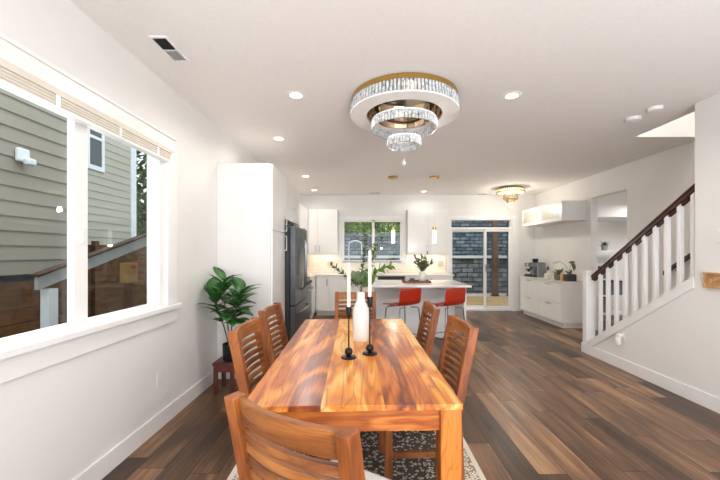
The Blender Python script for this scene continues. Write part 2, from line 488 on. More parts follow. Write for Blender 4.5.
# back wall: window hole and sliding door hole
KX0, KX1, KZ0, KZ1 = -0.50, 0.89, 1.17, 2.15
DX0, DX1, DZ1 = 2.03, 3.51, 2.18
bm = bm_new()
box(bm, XL, KX0, YB, YB+0.15, 0, H)
box(bm, KX0, KX1, YB, YB+0.15, 0, KZ0)
box(bm, KX0, KX1, YB, YB+0.15, KZ1, H)
box(bm, KX1, DX0, YB, YB+0.15, 0, H)
box(bm, DX0, DX1, YB, YB+0.15, DZ1, H)
box(bm, DX1, 4.1, YB, YB+0.15, 0, H)
struct('wall_back', bm, M['wall'])

# rear wall, behind the camera, with a wide opening added to let light in
bm = bm_new()
box(bm, XL, 4.4, -2.75, -2.6, 0, 0.35)
box(bm, XL, 4.4, -2.75, -2.6, 2.55, H)
box(bm, XL, -1.2, -2.75, -2.6, 0.35, 2.55)
box(bm, 3.6, 4.4, -2.75, -2.6, 0.35, 2.55)
struct('wall_rear', bm, M['wall'])

# right wall: thick cabinet wall, jog, doorway, stairwell wall
bm = bm_new()
box(bm, XR, 4.15, 6.125, YB+0.15, 0, H)
box(bm, XR, 4.15, 5.29, 6.125, 2.35, H)
box(bm, XR, 4.15, -2.6, 5.29, 0, H)
box(bm, XR, 4.15, -2.6, 4.2, H, 5.2)
box(bm, 3.2, XR, 4.07, 4.2, H+0.22, 5.2)
box(bm, 3.04, XR, -0.3, -0.15, 0, 5.2)
box(bm, 3.04, 3.2, -0.15, 4.2, H+0.22, 5.2)
box(bm, 3.04, 4.15, -0.3, 4.2, 5.2, 5.3)
struct('wall_right', bm, M['wall'])

# stair-side wall: full height near the camera, knee wall under the stringer further off
def zs(y): return 0.245 + (4.566 - y) * 0.656      # top of stringer
bm = bm_new()
box(bm, XS, XS+0.12, -2.6, 3.17, 0, H)
prism(bm, [(3.17, 0), (4.79, 0), (4.79, zs(4.79)-0.06), (3.17, zs(3.17)-0.06)], 'x', XS, XS+0.12)
struct('wall_stair', bm, M['wall'])

# side room behind the doorway
bm = bm_new()
box(bm, 4.15, 7.0, 7.6, 7.75, 0, H)
box(bm, 6.9, 7.05, 4.9, 7.6, 0, H)
box(bm, 4.15, 7.0, 4.75, 4.9, 0, H)
struct('wall_side_room', bm, M['wall'])
struct('trim_soffit', B(4.15, 6.9, 6.6, 7.6, 2.06, H), M['trim'])

# baseboards
def base(name, x0, x1, y0, y1): struct(name, B(x0, x1, y0, y1, 0, 0.13), M['trim'], bevel=0.004)
base('baseboard_left', XL, XL+0.016, -2.6, 3.755)
base('baseboard_stair', XS-0.016, XS, -2.6, 4.79)
base('baseboard_newel', XS-0.016, XS+0.136, 4.79, 4.806)
base('baseboard_back', 3.66, 4.03, YB-0.016, YB)
base('baseboard_right', 4.014, 4.03, 6.125, 6.22)

# ------------------------------------------------------------------ windows
w = struct_empty('window_1')
bm = bm_new()       # casing on the wall face
box(bm, XL-0.002, XL+0.030, WY0-0.13, 2.865, WZ1-0.002, 2.30)
box(bm, XL-0.002, XL+0.040, WY0-0.14, 2.875, 2.30, 2.322)
box(bm, XL-0.002, XL+0.020, WY1, WY1+0.14, 0.951, 2.24)
box(bm, XL-0.002, XL+0.020, WY0-0.13, WY0, 0.951, WZ1)
obj('window_casing', bm, M['trim'], w, bevel=0.003)
obj('window_sill', B(XL-0.045, XL+0.06, WY0-0.15, WY1+0.15, 0.913, 0.95), M['trim'], w, bevel=0.005)
obj('apron', B(XL, XL+0.022, WY0-0.13, WY1+0.14, 0.80, 0.912), M['trim'], w, bevel=0.003)
bm = bm_new()       # frame in the opening
fx0, fx1 = XL-0.10, XL-0.012
box(bm, fx0, fx1, WY0, WY1, 0.945, 0.972)
box(bm, fx0, fx1, WY0, WY1, WZ1-0.05, WZ1)
box(bm, fx0, fx1, WY0, WY0+0.05, 0.972, WZ1-0.05)
box(bm, fx0, fx1, WY1-0.06, WY1, 0.972, WZ1-0.05)
obj('window_frame', bm, M['trim'], w, bevel=0.003)
obj('mullion', B(XL-0.06, XL-0.02, 1.927, 2.025, 0.972, WZ1-0.05), M['trim'], w, bevel=0.003)
obj('window_latch', B(XL-0.02, XL-0.005, 1.962, 1.985, 1.42, 1.50), M['trim'], w, bevel=0.004)
obj('pane', B(-1.659, -1.654, WY0+0.045, 1.935, 0.965, WZ1-0.04), M['glass'], w)
obj('pane', B(-1.652, -1.647, 2.02, WY1-0.055, 0.965, WZ1-0.04), M['glass'], w)

t = thing('raised_blind', 'cream horizontal blind pulled up to the head of the left window', 'blind')
obj('head_rail', B(XL-0.01, XL+0.05, WY0+0.0, WY1+0.01, 2.17, 2.205), M['blind'], t, bevel=0.004)
bm = bm_new()
for k in range(7):
    z = 2.117 + k * 0.0076
    e = 0.004 * (k % 2)
    box(bm, XL-0.008+e, XL+0.042+e, WY0+0.01, WY1-0.01, z, z+0.0066)
obj('slat_stack', bm, M['blind'], t)
obj('bottom_rail', B(XL-0.008, XL+0.046, WY0+0.01, WY1-0.01, 2.098, 2.116), M['trim'], t, bevel=0.003)
for y in (1.25, 1.75, 2.2, 2.6):
    obj('ladder_cord', B(XL+0.0475, XL+0.051, y-0.012, y+0.012, 2.10, 2.17), M['trim'], t)

w = struct_empty('window_2')
bm = bm_new()
for (a, b, c, d) in ((KX0-0.09, KX1+0.09, KZ1, KZ1+0.085), (KX0-0.09, KX0, KZ0-0.02, KZ1), (KX1, KX1+0.09, KZ0-0.02, KZ1)):
    box(bm, a, b, YB-0.018, YB+0.002, c, d)
box(bm, KX0-0.1, KX1+0.1, YB-0.04, YB+0.002, KZ0-0.045, KZ0-0.02)
box(bm, KX0-0.1, KX1+0.1, YB-0.03, YB+0.002, KZ1+0.085, KZ1+0.1)
obj('window_casing', bm, M['trim'], w, bevel=0.003)
bm = bm_new()
box(bm, KX0, KX1, YB, YB+0.1, KZ0-0.02, KZ0+0.03); box(bm, KX0, KX1, YB+0.03, YB+0.1, KZ1-0.04, KZ1)
box(bm, KX0, KX0+0.03, YB+0.03, YB+0.1, KZ0+0.03, KZ1-0.04); box(bm, KX1-0.03, KX1, YB+0.03, YB+0.1, KZ0+0.03, KZ1-0.04)
obj('window_frame', bm, M['trim'], w)
obj('mullion', B(0.19, 0.25, YB+0.03, YB+0.1, KZ0, KZ1), M['trim'], w)
obj('pane', B(KX0+0.02, 0.2, YB+0.06, YB+0.066, KZ0, KZ1), M['glass'], w)
obj('pane', B(0.24, KX1-0.02, YB+0.075, YB+0.081, KZ0, KZ1), M['glass'], w)

# sliding patio door with transom
d = struct_empty('door_1')
bm = bm_new()
box(bm, DX0-0.07, DX0, YB-0.018, YB+0.002, 0, DZ1)
box(bm, DX1, DX1+0.14, YB-0.018, YB+0.002, 0, DZ1)
box(bm, DX0-0.07, DX1+0.14, YB-0.018, YB+0.002, DZ1, DZ1+0.07)
obj('door_casing', bm, M['trim'], d, bevel=0.003)
bm = bm_new()
box(bm, DX0, DX0+0.035, YB, YB+0.12, 0, DZ1); box(bm, DX1-0.035, DX1, YB, YB+0.12, 0, DZ1)
box(bm, DX0+0.035, DX1-0.035, YB, YB+0.12, 0, 0.05); box(bm, DX0+0.035, DX1-0.035, YB, YB+0.12, DZ1-0.03, DZ1)
box(bm, DX0+0.035, DX1-0.035, YB, YB+0.12, 1.93, 1.975)
obj('door_frame', bm, M['trim'], d, bevel=0.003)
def sash(x0, x1, y0, nm):
    bm = bm_new()
    box(bm, x0, x0+0.045, y0, y0+0.035, 0.05, 1.93); box(bm, x1-0.045, x1, y0, y0+0.035, 0.05, 1.93)
    box(bm, x0+0.045, x1-0.045, y0, y0+0.035, 0.05, 0.11); box(bm, x0+0.045, x1-0.045, y0, y0+0.035, 1.88, 1.93)
    s = obj(nm, bm, M['trim'], d, bevel=0.002)
    obj('pane', B(x0+0.04, x1-0.04, y0+0.012, y0+0.018, 0.1, 1.89), M['glass'], s)
    return s
sash(DX0+0.03, 2.90, YB+0.07, 'fixed_panel')
sp = sash(2.86, DX1-0.03, YB+0.03, 'sliding_panel')
obj('door_handle', B(2.872, 2.892, YB-0.005, YB+0.03, 0.93, 1.10), M['nickel'], sp, bevel=0.003)
obj('transom_pane', B(DX0+0.03, DX1-0.03, YB+0.06, YB+0.066, 1.97, DZ1-0.03), M['glass'], d)

# ------------------------------------------------------------------ dining table (origin at floor centre)
tx, ty = -0.07, 2.285
tb = thing('dining_table', 'long acacia wood dining table with strong orange grain on patterned rug', 'table', (tx, ty, 0), R(1.6))
obj('tabletop', B(-0.445, 0.445, -0.905, 0.905, 0.735, 0.76), M['table'], tb, bevel=0.003)
for sx_ in (-1, 1):
    for sy_ in (-1, 1):
        cx, cy = sx_*0.398, sy_*0.858
        obj('leg', B(cx-0.043, cx+0.043, cy-0.043, cy+0.043, 0.013, 0.734), M['table_z'], tb, bevel=0.003)
for sy_ in (-1, 1):
    obj('apron', B(-0.355, 0.355, sy_*0.872-0.012, sy_*0.872+0.012, 0.645, 0.734), M['table_x'], tb)
for sx_ in (-1, 1):
    obj('apron', B(sx_*0.412-0.012, sx_*0.412+0.012, -0.815, 0.815, 0.645, 0.734), M['table_x'], tb)

# ------------------------------------------------------------------ rug
rg = obj('area_rug', B(-0.78, 0.78, -1.22, 1.22, 0.001, 0.012), M['rug'], None, bevel=0.004, loc=(-0.045, 2.22, 0))
tag(rg, 'cream and charcoal patterned rug under the dining table', 'rug')

# ------------------------------------------------------------------ dining chairs
def make_chair():
    t = thing('dining_chair', '', 'chair', group='slat back chairs around the dining table')
    hw = 0.225
    def backy(z): return -0.215 - max(0, (z-0.44)) * 0.155
    for s in (-1, 1):
        bm = bm_new()
        x0, x1 = (s*hw, s*(hw-0.042)) if s < 0 else (hw-0.042, hw)
        pts = [(-0.215-0.02, 0), (-0.195-0.02, 0.44), (backy(0.93)-0.022, 0.93), (backy(0.93)+0.030, 0.93), (-0.195+0.034, 0.44), (-0.2+0.02, 0)]
        prism(bm, pts, 'x', min(x0, x1), max(x0, x1))
        obj('back_post', bm, M['chair_z'], t, bevel=0.004)
        obj('leg', B(min(x0, x1), max(x0, x1), 0.178, 0.22, 0, 0.43), M['chair_z'], t, bevel=0.004)
        obj('side_stretcher', B(s*0.204-0.009, s*0.204+0.009, -0.19, 0.19, 0.2, 0.235), M['chair_x'], t)
    obj('front_stretcher', B(-0.2, 0.2, 0.19, 0.208, 0.27, 0.305), M['chair_x'], t)
    bm = bm_new()
    box(bm, -0.185, 0.185, 0.185, 0.21, 0.365, 0.43); box(bm, -0.185, 0.185, -0.205, -0.185, 0.365, 0.43)
    box(bm, -0.215, -0.195, -0.19, 0.19, 0.365, 0.43); box(bm, 0.195, 0.215, -0.19, 0.19, 0.365, 0.43)
    obj('seat_frame', bm, M['chair_x'], t, bevel=0.002)
    bm = bm_new(); box(bm, -0.222, 0.222, -0.165, 0.235, 0.432, 0.478)
    obj('seat_cushion', bm, M['cushion'], t, bevel=0.014)
    def slat(z, h, th=0.016, bow=0.032, tilt=0.0):
        bm = bm_new()
        n = 10; A = []
        for i in range(n+1):
            u = -1 + 2*i/n
            x = u * (hw-0.038)
            yb = -bow * (1-u*u)
            r = []
            for (dy, zz) in ((-th/2, z-h/2), (th/2, z-h/2), (th/2, z+h/2), (-th/2, z+h/2)):
                r.append(bm.verts.new((x, backy(zz) + 0.012 + dy + yb + (tilt*(zz-z)), zz)))
            A.append(r)
        for a, b in zip(A, A[1:]):
            for k in range(4): bm.faces.new((a[k], a[(k+1) % 4], b[(k+1) % 4], b[k]))
        bm.faces.new(A[0]); bm.faces.new(A[-1][::-1])
        return bm
    obj('top_rail', slat(0.886, 0.078, 0.024), M['chair_x'], t, bevel=0.003)
    for k in range(8):
        obj('back_slat', slat(0.815 - k*0.043, 0.0265, 0.019, tilt=0.25), M['chair_x'], t, bevel=0.003)
    return t

chair = make_chair()
chairs = [
    ((-0.065, 1.178, 0.0), R(-31.5), 'slat back chair at the near end of the table, angled toward the right'),
    ((-0.43, 2.09, 0.0), R(-90), 'slat back chair on the left long side, nearer the big window'),
    ((-0.465, 2.755, 0.0), R(-91.5), 'slat back chair on the left long side, nearer the tall white cabinet'),
    ((0.33, 2.16, 0.0), R(92), 'slat back chair on the right long side, nearest the front corner of the table'),
    ((0.27, 2.852, 0.0), R(90), 'slat back chair on the right long side, farther one beside the red stools'),
    ((-0.09, 3.52, 0.0), R(181), 'slat back chair at the far end, behind the white bottle vase'),
]
for i, (l, a, lab) in enumerate(chairs):
    # legs stand on the rug's pile
    l = (l[0], l[1], 0.0125)
    if i == 0:
        chair.location = l; chair.rotation_euler = (0, 0, a); chair['label'] = lab
    else:
        dup(chair, l, a, lab)

# ------------------------------------------------------------------ leaves
def add_leaf(bm, base_, direc, up, L, W, droop=0.2, fold=0.15, n=5):
    base_ = Vector(base_); d = Vector(direc).normalized(); up = Vector(up)
    side = d.cross(up)
    if side.length < 1e-4: side = d.cross(Vector((1, 0.2, 0)))
    side.normalize(); nn = side.cross(d).normalized()
    rows = []
    for i in range(n+1):
        u = i/n
        wdt = W * 0.5 * math.sin(PI * min(1, u*0.93+0.07)) ** 0.75 if u < 1 else 0.0
        c = base_ + d*(L*u) + nn * (L*(0.25*u - droop*2*u*u)*0.6)
        rows.append([bm.verts.new(c + side*wdt*k + nn*(abs(k)*wdt*fold)) for k in (-1, 0, 1)] if u < 1 else [bm.verts.new(c)])
    for a, b in zip(rows, rows[1:]):
        if len(b) == 3:
            bm.faces.new((a[0], a[1], b[1], b[0])); bm.faces.new((a[1], a[2], b[2], b[1]))
        else:
            bm.faces.new((a[0], a[1], b[0])); bm.faces.new((a[1], a[2], b[0]))

def thick(o, t=0.0015):
    s = o.modifiers.new('thickness', 'SOLIDIFY'); s.thickness = t
    return o

# ------------------------------------------------------------------ corner plant on its stool
t = thing('plant_stool', 'small dark brown wooden stool in the left corner under the rubber plant', 'stool', (-1.37, 3.46, 0))
obj('seat', B(-0.105, 0.115, -0.115, 0.115, 0.27, 0.30), M['stool_wood'], t, bevel=0.004)
for a in (-1, 1):
    for b in (-1, 1):
        obj('leg', B(a*0.08+0.005-0.018, a*0.08+0.005+0.018, b*0.095-0.018, b*0.095+0.018, 0, 0.27), M['stool_wood'], t, bevel=0.003)
for b in (-1, 1):
    obj('apron', B(-0.07, 0.08, b*0.1-0.008, b*0.1+0.008, 0.21, 0.27), M['stool_wood'], t)
    obj('apron', B(b*0.088-0.003, b*0.088+0.013, -0.09, 0.09, 0.21, 0.27), M['stool_wood'], t)

t = thing('rubber_plant', 'leafy rubber plant in black pot standing on the brown corner stool', 'plant', (-1.335, 3.45, 0.301))
bm = bm_new(); lathe(bm, [(0.06, 0), (0.07, 0.01), (0.078, 0.16), (0.078, 0.165), (0.068, 0.165), (0.066, 0.13)], 24)
obj('pot', bm, M['pot_black'], t, smooth=True)
bm = bm_new(); lathe(bm, [(0.0655, 0.12), (0.0655, 0.135)], 20)
obj('soil', bm, M['soil'], t)
rnd = random.Random(11)
stems = [[(-0.01, 0, 0.13), (-0.06, -0.01, 0.33), (-0.12, -0.02, 0.50), (-0.17, -0.02, 0.66)],
         [(0.0, 0, 0.13), (-0.02, -0.02, 0.35), (-0.05, -0.04, 0.60), (-0.05, -0.04, 0.80)],
         [(0.01, 0, 0.13), (0.02, -0.02, 0.35), (0.08, -0.05, 0.55), (0.13, -0.06, 0.68)],
         [(0.01, 0.01, 0.13), (0.0, 0.03, 0.32), (0.03, 0.04, 0.48), (0.07, 0.05, 0.60)]]
leaves = bm_new()
for st in stems:
    bm = bm_new()
    tube(bm, st, [0.007, 0.006, 0.005, 0.004], 6)
    obj('stem', bm, M['stem'], t, smooth=True)
    P = [Vector(p) for p in st]
    nl = 15
    for k in range(nl):
        u = 0.40 + 0.6 * k / (nl-1)
        f = u * 3; i = min(2, int(f)); p = P[i].lerp(P[i+1], f-i)
        a = k * 2.4 + rnd.uniform(-0.4, 0.4)
        el = 0.15 + 0.9 * (k/(nl-1))**2 + rnd.uniform(-0.25, 0.2)
        dv = Vector((math.cos(a), math.sin(a)*0.75, math.sin(el)*1.0))
        L = rnd.uniform(0.18, 0.25)
        if p.x + L*dv.x < -0.25: dv.x *= 0.3
        if p.y + L*dv.y > 0.26: dv.y *= -0.5
        add_leaf(leaves, p + Vector((0, 0, 0)), dv, (0, 0, 1), L, L*0.56, droop=rnd.uniform(0.15, 0.4))
add_leaf(leaves, P[0], (0, 0, 1), (0, -1, 0), 0.01, 0.004)
for v in leaves.verts:
    if v.co.x < -0.25: v.co.x = -0.25 + (v.co.x + 0.25) * 0.1
    if v.co.y > 0.29: v.co.y = 0.29
thick(obj('foliage', leaves, M['leaf'], t, smooth=True))

# ------------------------------------------------------------------ things on the table
def candle_holder(x, y, h, label, clabel, ch):
    t = thing('candle_holder', label, 'candle holder', (x, y, 0.7605), 0, 'black candle holders on the dining table')
    bm = bm_new(); lathe(bm, [(0.045, 0), (0.046, 0.004), (0.042, 0.009), (0.012, 0.013), (0.008, 0.016)], 28)
    obj('base', bm, M['black'], t, smooth=True)
    bm = bm_new(); sphere(bm, (0, 0, 0.036), 0.024)
    obj('ball', bm, M['black'], t, smooth=True)
    bm = bm_new(); lathe(bm, [(0.0045, 0.05), (0.0045, h-0.062)], 12)
    obj('rod', bm, M['black'], t, smooth=True)
    bm = bm_new(); lathe(bm, [(0.005, h-0.066), (0.011, h-0.058), (0.015, h-0.04), (0.0175, h), (0.013, h), (0.0125, h-0.02)], 16)
    obj('cup', bm, M['black'], t, smooth=True)
    bm = bm_new(); lathe(bm, [(0.0115, 0), (0.0105, ch*0.7), (0.0095, ch-0.008), (0.004, ch)], 16)
    c = thing('taper_candle', clabel, 'candle', (x, y, 0.7605+h-0.0195), 0, 'white taper candles on the dining table')
    obj('wax', bm, M['candle'], c, smooth=True)
    bm = bm_new(); tube(bm, [(0, 0, ch-0.002), (0.001, 0, ch+0.010)], 0.001, 5)
    obj('wick', bm, M['cupwood'], c)
candle_holder(-0.089, 2.01, 0.297, 'shorter black candle holder, nearer left of the white bottle vase', 'ivory taper candle in the shorter black holder on the left', 0.275)
candle_holder(0.035, 2.085, 0.346, 'taller black candle holder in front of the right of the white bottle vase', 'ivory taper candle in the taller black holder on the right', 0.30)

t = thing('bottle_vase', 'white ceramic bottle vase behind the black candle holders', 'vase', (-0.022, 2.39, 0.7605))
bm = bm_new(); lathe(bm, [(0.046, 0), (0.053, 0.008), (0.056, 0.03), (0.057, 0.20), (0.054, 0.225), (0.036, 0.265), (0.029, 0.285), (0.028, 0.335), (0.030, 0.343), (0.024, 0.343), (0.022, 0.28)], 32)
obj('body', bm, M['ceramic'], t, smooth=True)
br = thing('eucalyptus_branches', 'green leafy eucalyptus branches standing in the white bottle vase', 'branches', (-0.022, 2.39, 1.06))
rnd = random.Random(5)
specs = [([(0, 0, 0.0), (-0.006, 0, 0.06), (-0.06, 0.0, 0.12), (-0.13, 0.01, 0.17), (-0.205, 0.02, 0.23)], 'leaf2', 0.042, 34),
         ([(0, 0, 0.0), (0.004, 0, 0.06), (0.01, 0.02, 0.2), (0.03, 0.03, 0.33), (0.035, 0.03, 0.44)], 'leaf2', 0.045, 40),
         ([(0, 0, 0.0), (0.008, 0, 0.06), (0.06, 0, 0.13), (0.12, 0.01, 0.19), (0.21, 0.02, 0.22)], 'leaf3', 0.065, 26),
         ([(0, 0, 0.0), (0.0, -0.004, 0.06), (0.03, -0.03, 0.15), (0.08, -0.03, 0.27), (0.10, -0.03, 0.36)], 'leaf3', 0.045, 34)]
big = bm_new()
for st, mt, ll, nl in specs:
    P = [Vector(p) for p in st]
    bm = bm_new(); tube(bm, P, 0.0022, 5)
    s_ = obj('stem', bm, M['stem'], br, smooth=True)
    bm = bm_new()
    for k in range(nl):
        u = 0.32 + 0.68 * k / (nl-1)
        f = u*4; i = min(3, int(f)); p = P[i].lerp(P[i+1], min(1, f-i))
        ax_ = (P[min(4, i+1)] - P[i]).normalized()
        a = k*2.4
        q = ax_.orthogonal().normalized(); q.rotate(Quaternion(ax_, a))
        add_leaf(bm, p, q + ax_*0.6, ax_, ll*rnd.uniform(0.7, 1.25), ll*0.6, 0.2, n=3)
    thick(obj('leaves', bm, M[mt], s_, smooth=True), 0.0006)
bm = bm_new()
for (p, d_) in (((-0.01, 0, 0.1), (-0.5, -0.4, 0.9)), ((0.0, 0, 0.1), (0.35, -0.5, 0.8)), ((-0.01, 0, 0.09), (-0.1, -0.5, 1.2)), ((0.01, 0, 0.08), (0.9, -0.2, 0.6))):
    tube(bm, [(0, 0, 0.06), p], 0.0018, 5)
    add_leaf(bm, p, d_, (0, 1, 0.2), 0.11, 0.065, 0.1)
thick(obj('broad_leaves', bm, M['leaf2'], br, smooth=True), 0.0006)

# ------------------------------------------------------------------ cabinets
def handle_v(parent, x, y, z0, z1, axis, sgn, mat='nickel'):
    """bar handle; axis = normal direction of the door"""
    bm = bm_new(); o = 0.03
    if axis == 'y':
        box(bm, x-0.006, x+0.006, y-o-0.008, y-o, z0, z1)
        for z in (z0+0.01, z1-0.02): box(bm, x-0.005, x+0.005, y-o, y, z, z+0.01)
    else:
        box(bm, x+o, x+o+0.008, y-0.006, y+0.006, z0, z1)
        for z in (z0+0.0, z1-0.01): box(bm, x, x+o, y-0.006, y+0.006, z, z+0.01)
    return obj('handle', bm, M[mat], parent)
def handle_h(parent, a0, a1, c, z, axis):
    bm = bm_new(); o = 0.028
    if axis == 'y':
        box(bm, a0, a1, c-o-0.008, c-o, z-0.006, z+0.006)
        for a in (a0+0.01, a1-0.02): box(bm, a, a+0.01, c-o, c, z-0.005, z+0.005)
    else:   # facing -x, bar runs along y
        box(bm, c-o-0.008, c-o, a0, a1, z-0.006, z+0.006)
        for a in (a0+0.01, a1-0.02): box(bm, c-o, c, a, a+0.01, z-0.005, z+0.005)
    return obj('handle', bm, M['nickel'], parent)
g = 0.0015

# tall pantry on left wall (front faces +x)
t = thing('tall_pantry_cabinet', 'tall white pantry cabinet standing against left wall behind the plant', 'cabinet')
obj('body', B(XL+0.002, -1.02, 3.755, 4.365, 0.0, 2.35), M['cab_satin'], t, bevel=0.002)
dd = obj('door', B(-1.019, -1.0, 3.772, 4.362, 1.625, 2.347), M['cab'], t, bevel=0.002)
handle_v(dd, -1.0, 4.31, 1.64, 1.83, 'x', 1)
dd = obj('door', B(-1.019, -1.0, 3.772, 4.362, 0.10, 1.618), M['cab'], t, bevel=0.002)
handle_v(dd, -1.0, 4.31, 1.40, 1.585, 'x', 1)
t = thing('over_fridge_cabinet', 'white cabinet above the refrigerator with two handles side by side', 'cabinet')
obj('body', B(XL+0.002, -1.02, 4.367, 5.32, 1.80, 2.35), M['cab_satin'], t, bevel=0.002)
for (a, b, hy) in ((4.369, 4.84, 4.79), (4.845, 5.317, 4.90)):
    dd = obj('door', B(-1.019, -1.0, a, b, 1.803, 2.347), M['cab'], t, bevel=0.002)
    handle_v(dd, -1.0, hy, 1.82, 1.99, 'x', 1)
t = thing('fridge_end_panel', 'tall white end panel on the far side of the refrigerator', 'panel')
obj('board', B(XL+0.002, -1.0, 5.322, 5.342, 0.0, 2.35), M['cab_satin'], t, bevel=0.002)

# refrigerator
t = thing('refrigerator', 'dark stainless french door refrigerator in the white cabinet bay', 'refrigerator')
obj('case', B(-1.57, -0.945, 4.385, 5.295, 0.02, 1.70), M['fridge_side'], t, bevel=0.004)
def fdoor(y0, y1, z0, z1):
    return obj('door', B(-0.942, -0.875, y0, y1, z0, z1), M['darksteel'], t, bevel=0.008)
d1 = fdoor(4.387, 4.837, 0.70, 1.72)
d2 = fdoor(4.843, 5.293, 0.70, 1.72)
d3 = obj('freezer_drawer', B(-0.942, -0.875, 4.387, 5.293, 0.06, 0.69), M['darksteel'], t, bevel=0.008)
def curved_handle(par, pts):
    bm = bm_new(); tube(bm, pts, 0.011, 8)
    obj('handle', bm, M['steel'], par, smooth=True)
for par, y in ((d1, 4.79), (d2, 4.89)):
    curved_handle(par, [(-0.876, y, 0.86), (-0.825, y, 0.90), (-0.812, y, 1.2), (-0.825, y, 1.54), (-0.876, y, 1.58)])
curved_handle(d3, [(-0.876, 4.45, 0.60), (-0.825, 4.50, 0.60), (-0.812, 4.84, 0.60), (-0.825, 5.18, 0.60), (-0.876, 5.23, 0.60)])
obj('water_dispenser', B(-0.880, -0.872, 4.50, 4.68, 1.08, 1.42), M['blackplastic'], d1, bevel=0.004)
for y in (4.42, 5.26):
    obj('hinge_cover', B(-0.99, -0.90, y-0.03, y+0.03, 1.721, 1.74), M['blackplastic'], t)

# left run past the fridge: cabinets and range
t = thing('base_cabinet', 'white base cabinet between refrigerator panel and range', 'cabinet', group='white kitchen base cabinets')
obj('body', B(XL+0.002, -1.07, 5.345, 5.935, 0.1, 0.87), M['cab_satin'], t)
dd = obj('door', B(-1.069, -1.05, 5.35, 5.93, 0.105, 0.868), M['cab'], t, bevel=0.002)
handle_v(dd, -1.05, 5.88, 0.68, 0.83, 'x', 1)
t = thing('kitchen_range', 'stainless range with front knobs beyond the refrigerator', 'stove')
obj('body', B(XL+0.01, -1.04, 5.945, 6.695, 0.0, 0.90), M['steel'], t, bevel=0.003)
dd = obj('oven_door', B(-1.038, -1.015, 5.95, 6.69, 0.20, 0.74), M['darksteel'], t, bevel=0.004)
bm = bm_new(); tube(bm, [(-1.014, 6.02, 0.70), (-0.965, 6.02, 0.70), (-0.965, 6.62, 0.70), (-1.014, 6.62, 0.70)], 0.011, 8)
obj('handle', bm, M['steel'], dd, smooth=True)
for k in range(5):
    bm = bm_new(); tube(bm, [(-1.04, 6.06+k*0.13, 0.83), (-0.985, 6.06+k*0.13, 0.83)], 0.021, 14)
    obj('knob', bm, M['blackplastic'], t, smooth=True)
obj('cooktop', B(XL+0.02, -1.05, 5.96, 6.68, 0.901, 0.912), M['blackplastic'], t)
t = thing('base_cabinet', 'white corner base cabinet just past the range', 'cabinet', group='white kitchen base cabinets')
obj('body', B(XL+0.002, -1.07, 6.705, 8.148, 0.1, 0.87), M['cab_satin'], t)
obj('toe_kick', B(XL+0.01, -1.10, 6.71, 8.148, 0.0, 0.1), M['cab_satin'], t)
dd = obj('door', B(-1.069, -1.05, 6.708, 7.49, 0.105, 0.868), M['cab'], t, bevel=0.002)
handle_v(dd, -1.05, 6.76, 0.68, 0.83, 'x', 1)
t = thing('wall_cabinet', 'white wall cabinet on the left wall over the corner counter', 'cabinet', group='white kitchen wall cabinets')
obj('body', B(XL+0.002, -1.29, 6.70, 8.148, 1.37, 2.36), M['cab_satin'], t)
dd = obj('door', B(-1.289, -1.27, 6.702, 7.80, 1.373, 2.358), M['cab'], t, bevel=0.002)
handle_v(dd, -1.27, 6.75, 1.40, 1.55, 'x', 1)

# back run (front faces -y)
def base_unit(x0, x1, label, doors, shaker=False):
    t = thing('base_cabinet', label, 'cabinet', group='white kitchen base cabinets')
    obj('body', B(x0+g, x1-g, 7.52, 8.148, 0.1, 0.87), M['cab_satin'], t)
    obj('toe_kick', B(x0+g, x1-g, 7.58, 7.60, 0, 0.1), M['cab_satin'], t)
    wd = (x1-x0)/doors
    for k in range(doors):
        a, b = x0+k*wd+0.002, x0+(k+1)*wd-0.002
        dd = obj('door', B(a, b, 7.50, 7.519, 0.105, 0.868), M['cab'], t, bevel=0.002)
        hx = b-0.04 if (k % 2 == 0) else a+0.04
        if shaker:
            bm = bm_new()
            box(bm, a, a+0.05, 7.492, 7.50, 0.105, 0.868); box(bm, b-0.05, b, 7.492, 7.50, 0.105, 0.868)
            box(bm, a+0.05, b-0.05, 7.492, 7.50, 0.105, 0.155); box(bm, a+0.05, b-0.05, 7.492, 7.50, 0.818, 0.868)
            obj('door_frame', bm, M['cab'], dd)
        handle_v(dd, hx, 7.492 if shaker else 7.50, 0.66, 0.81, 'y', 1, 'darksteel')
base_unit(-1.045, -0.76, 'narrow flat white base cabinet right of the refrigerator', 1)
base_unit(-0.76, 0.30, 'white base cabinet with framed doors below the kitchen window', 2, True)
t = thing('dishwasher', 'dishwasher with black control strip behind the island under the window', 'dishwasher')
obj('body', B(0.302, 0.898, 7.53, 8.1, 0.02, 0.868), M['steel'], t)
obj('door', B(0.304, 0.896, 7.50, 7.528, 0.1, 0.79), M['steel'], t, bevel=0.003)
obj('control_strip', B(0.304, 0.896, 7.495, 7.528, 0.795, 0.862), M['blackplastic'], t, bevel=0.003)
base_unit(0.90, 1.93, 'flat white two door base cabinet behind the island near the patio door', 2)
bm = bm_new()
box(bm, XL+0.003, -1.03, 5.345, 5.94, 0.873, 0.90)
prism(bm, [(XL+0.003, 6.70), (-1.03, 6.70), (-1.03, 7.47), (1.95, 7.47), (1.95, 8.12), (XL+0.003, 8.12)], 'z', 0.873, 0.90)
tag(obj('countertop', bm, M['counter'], bevel=0.002), 'white stone countertop along the back and left kitchen walls', 'countertop')
bm = bm_new()
box(bm, XL+0.003, KX0-0.10, 8.125, 8.149, 0.901, 1.369)
box(bm, KX0-0.10, KX1+0.10, 8.125, 8.149, 0.901, KZ0-0.047)
box(bm, KX1+0.10, 1.93, 8.125, 8.149, 0.901, 1.369)
struct('trim_backsplash', bm, M['tile'])
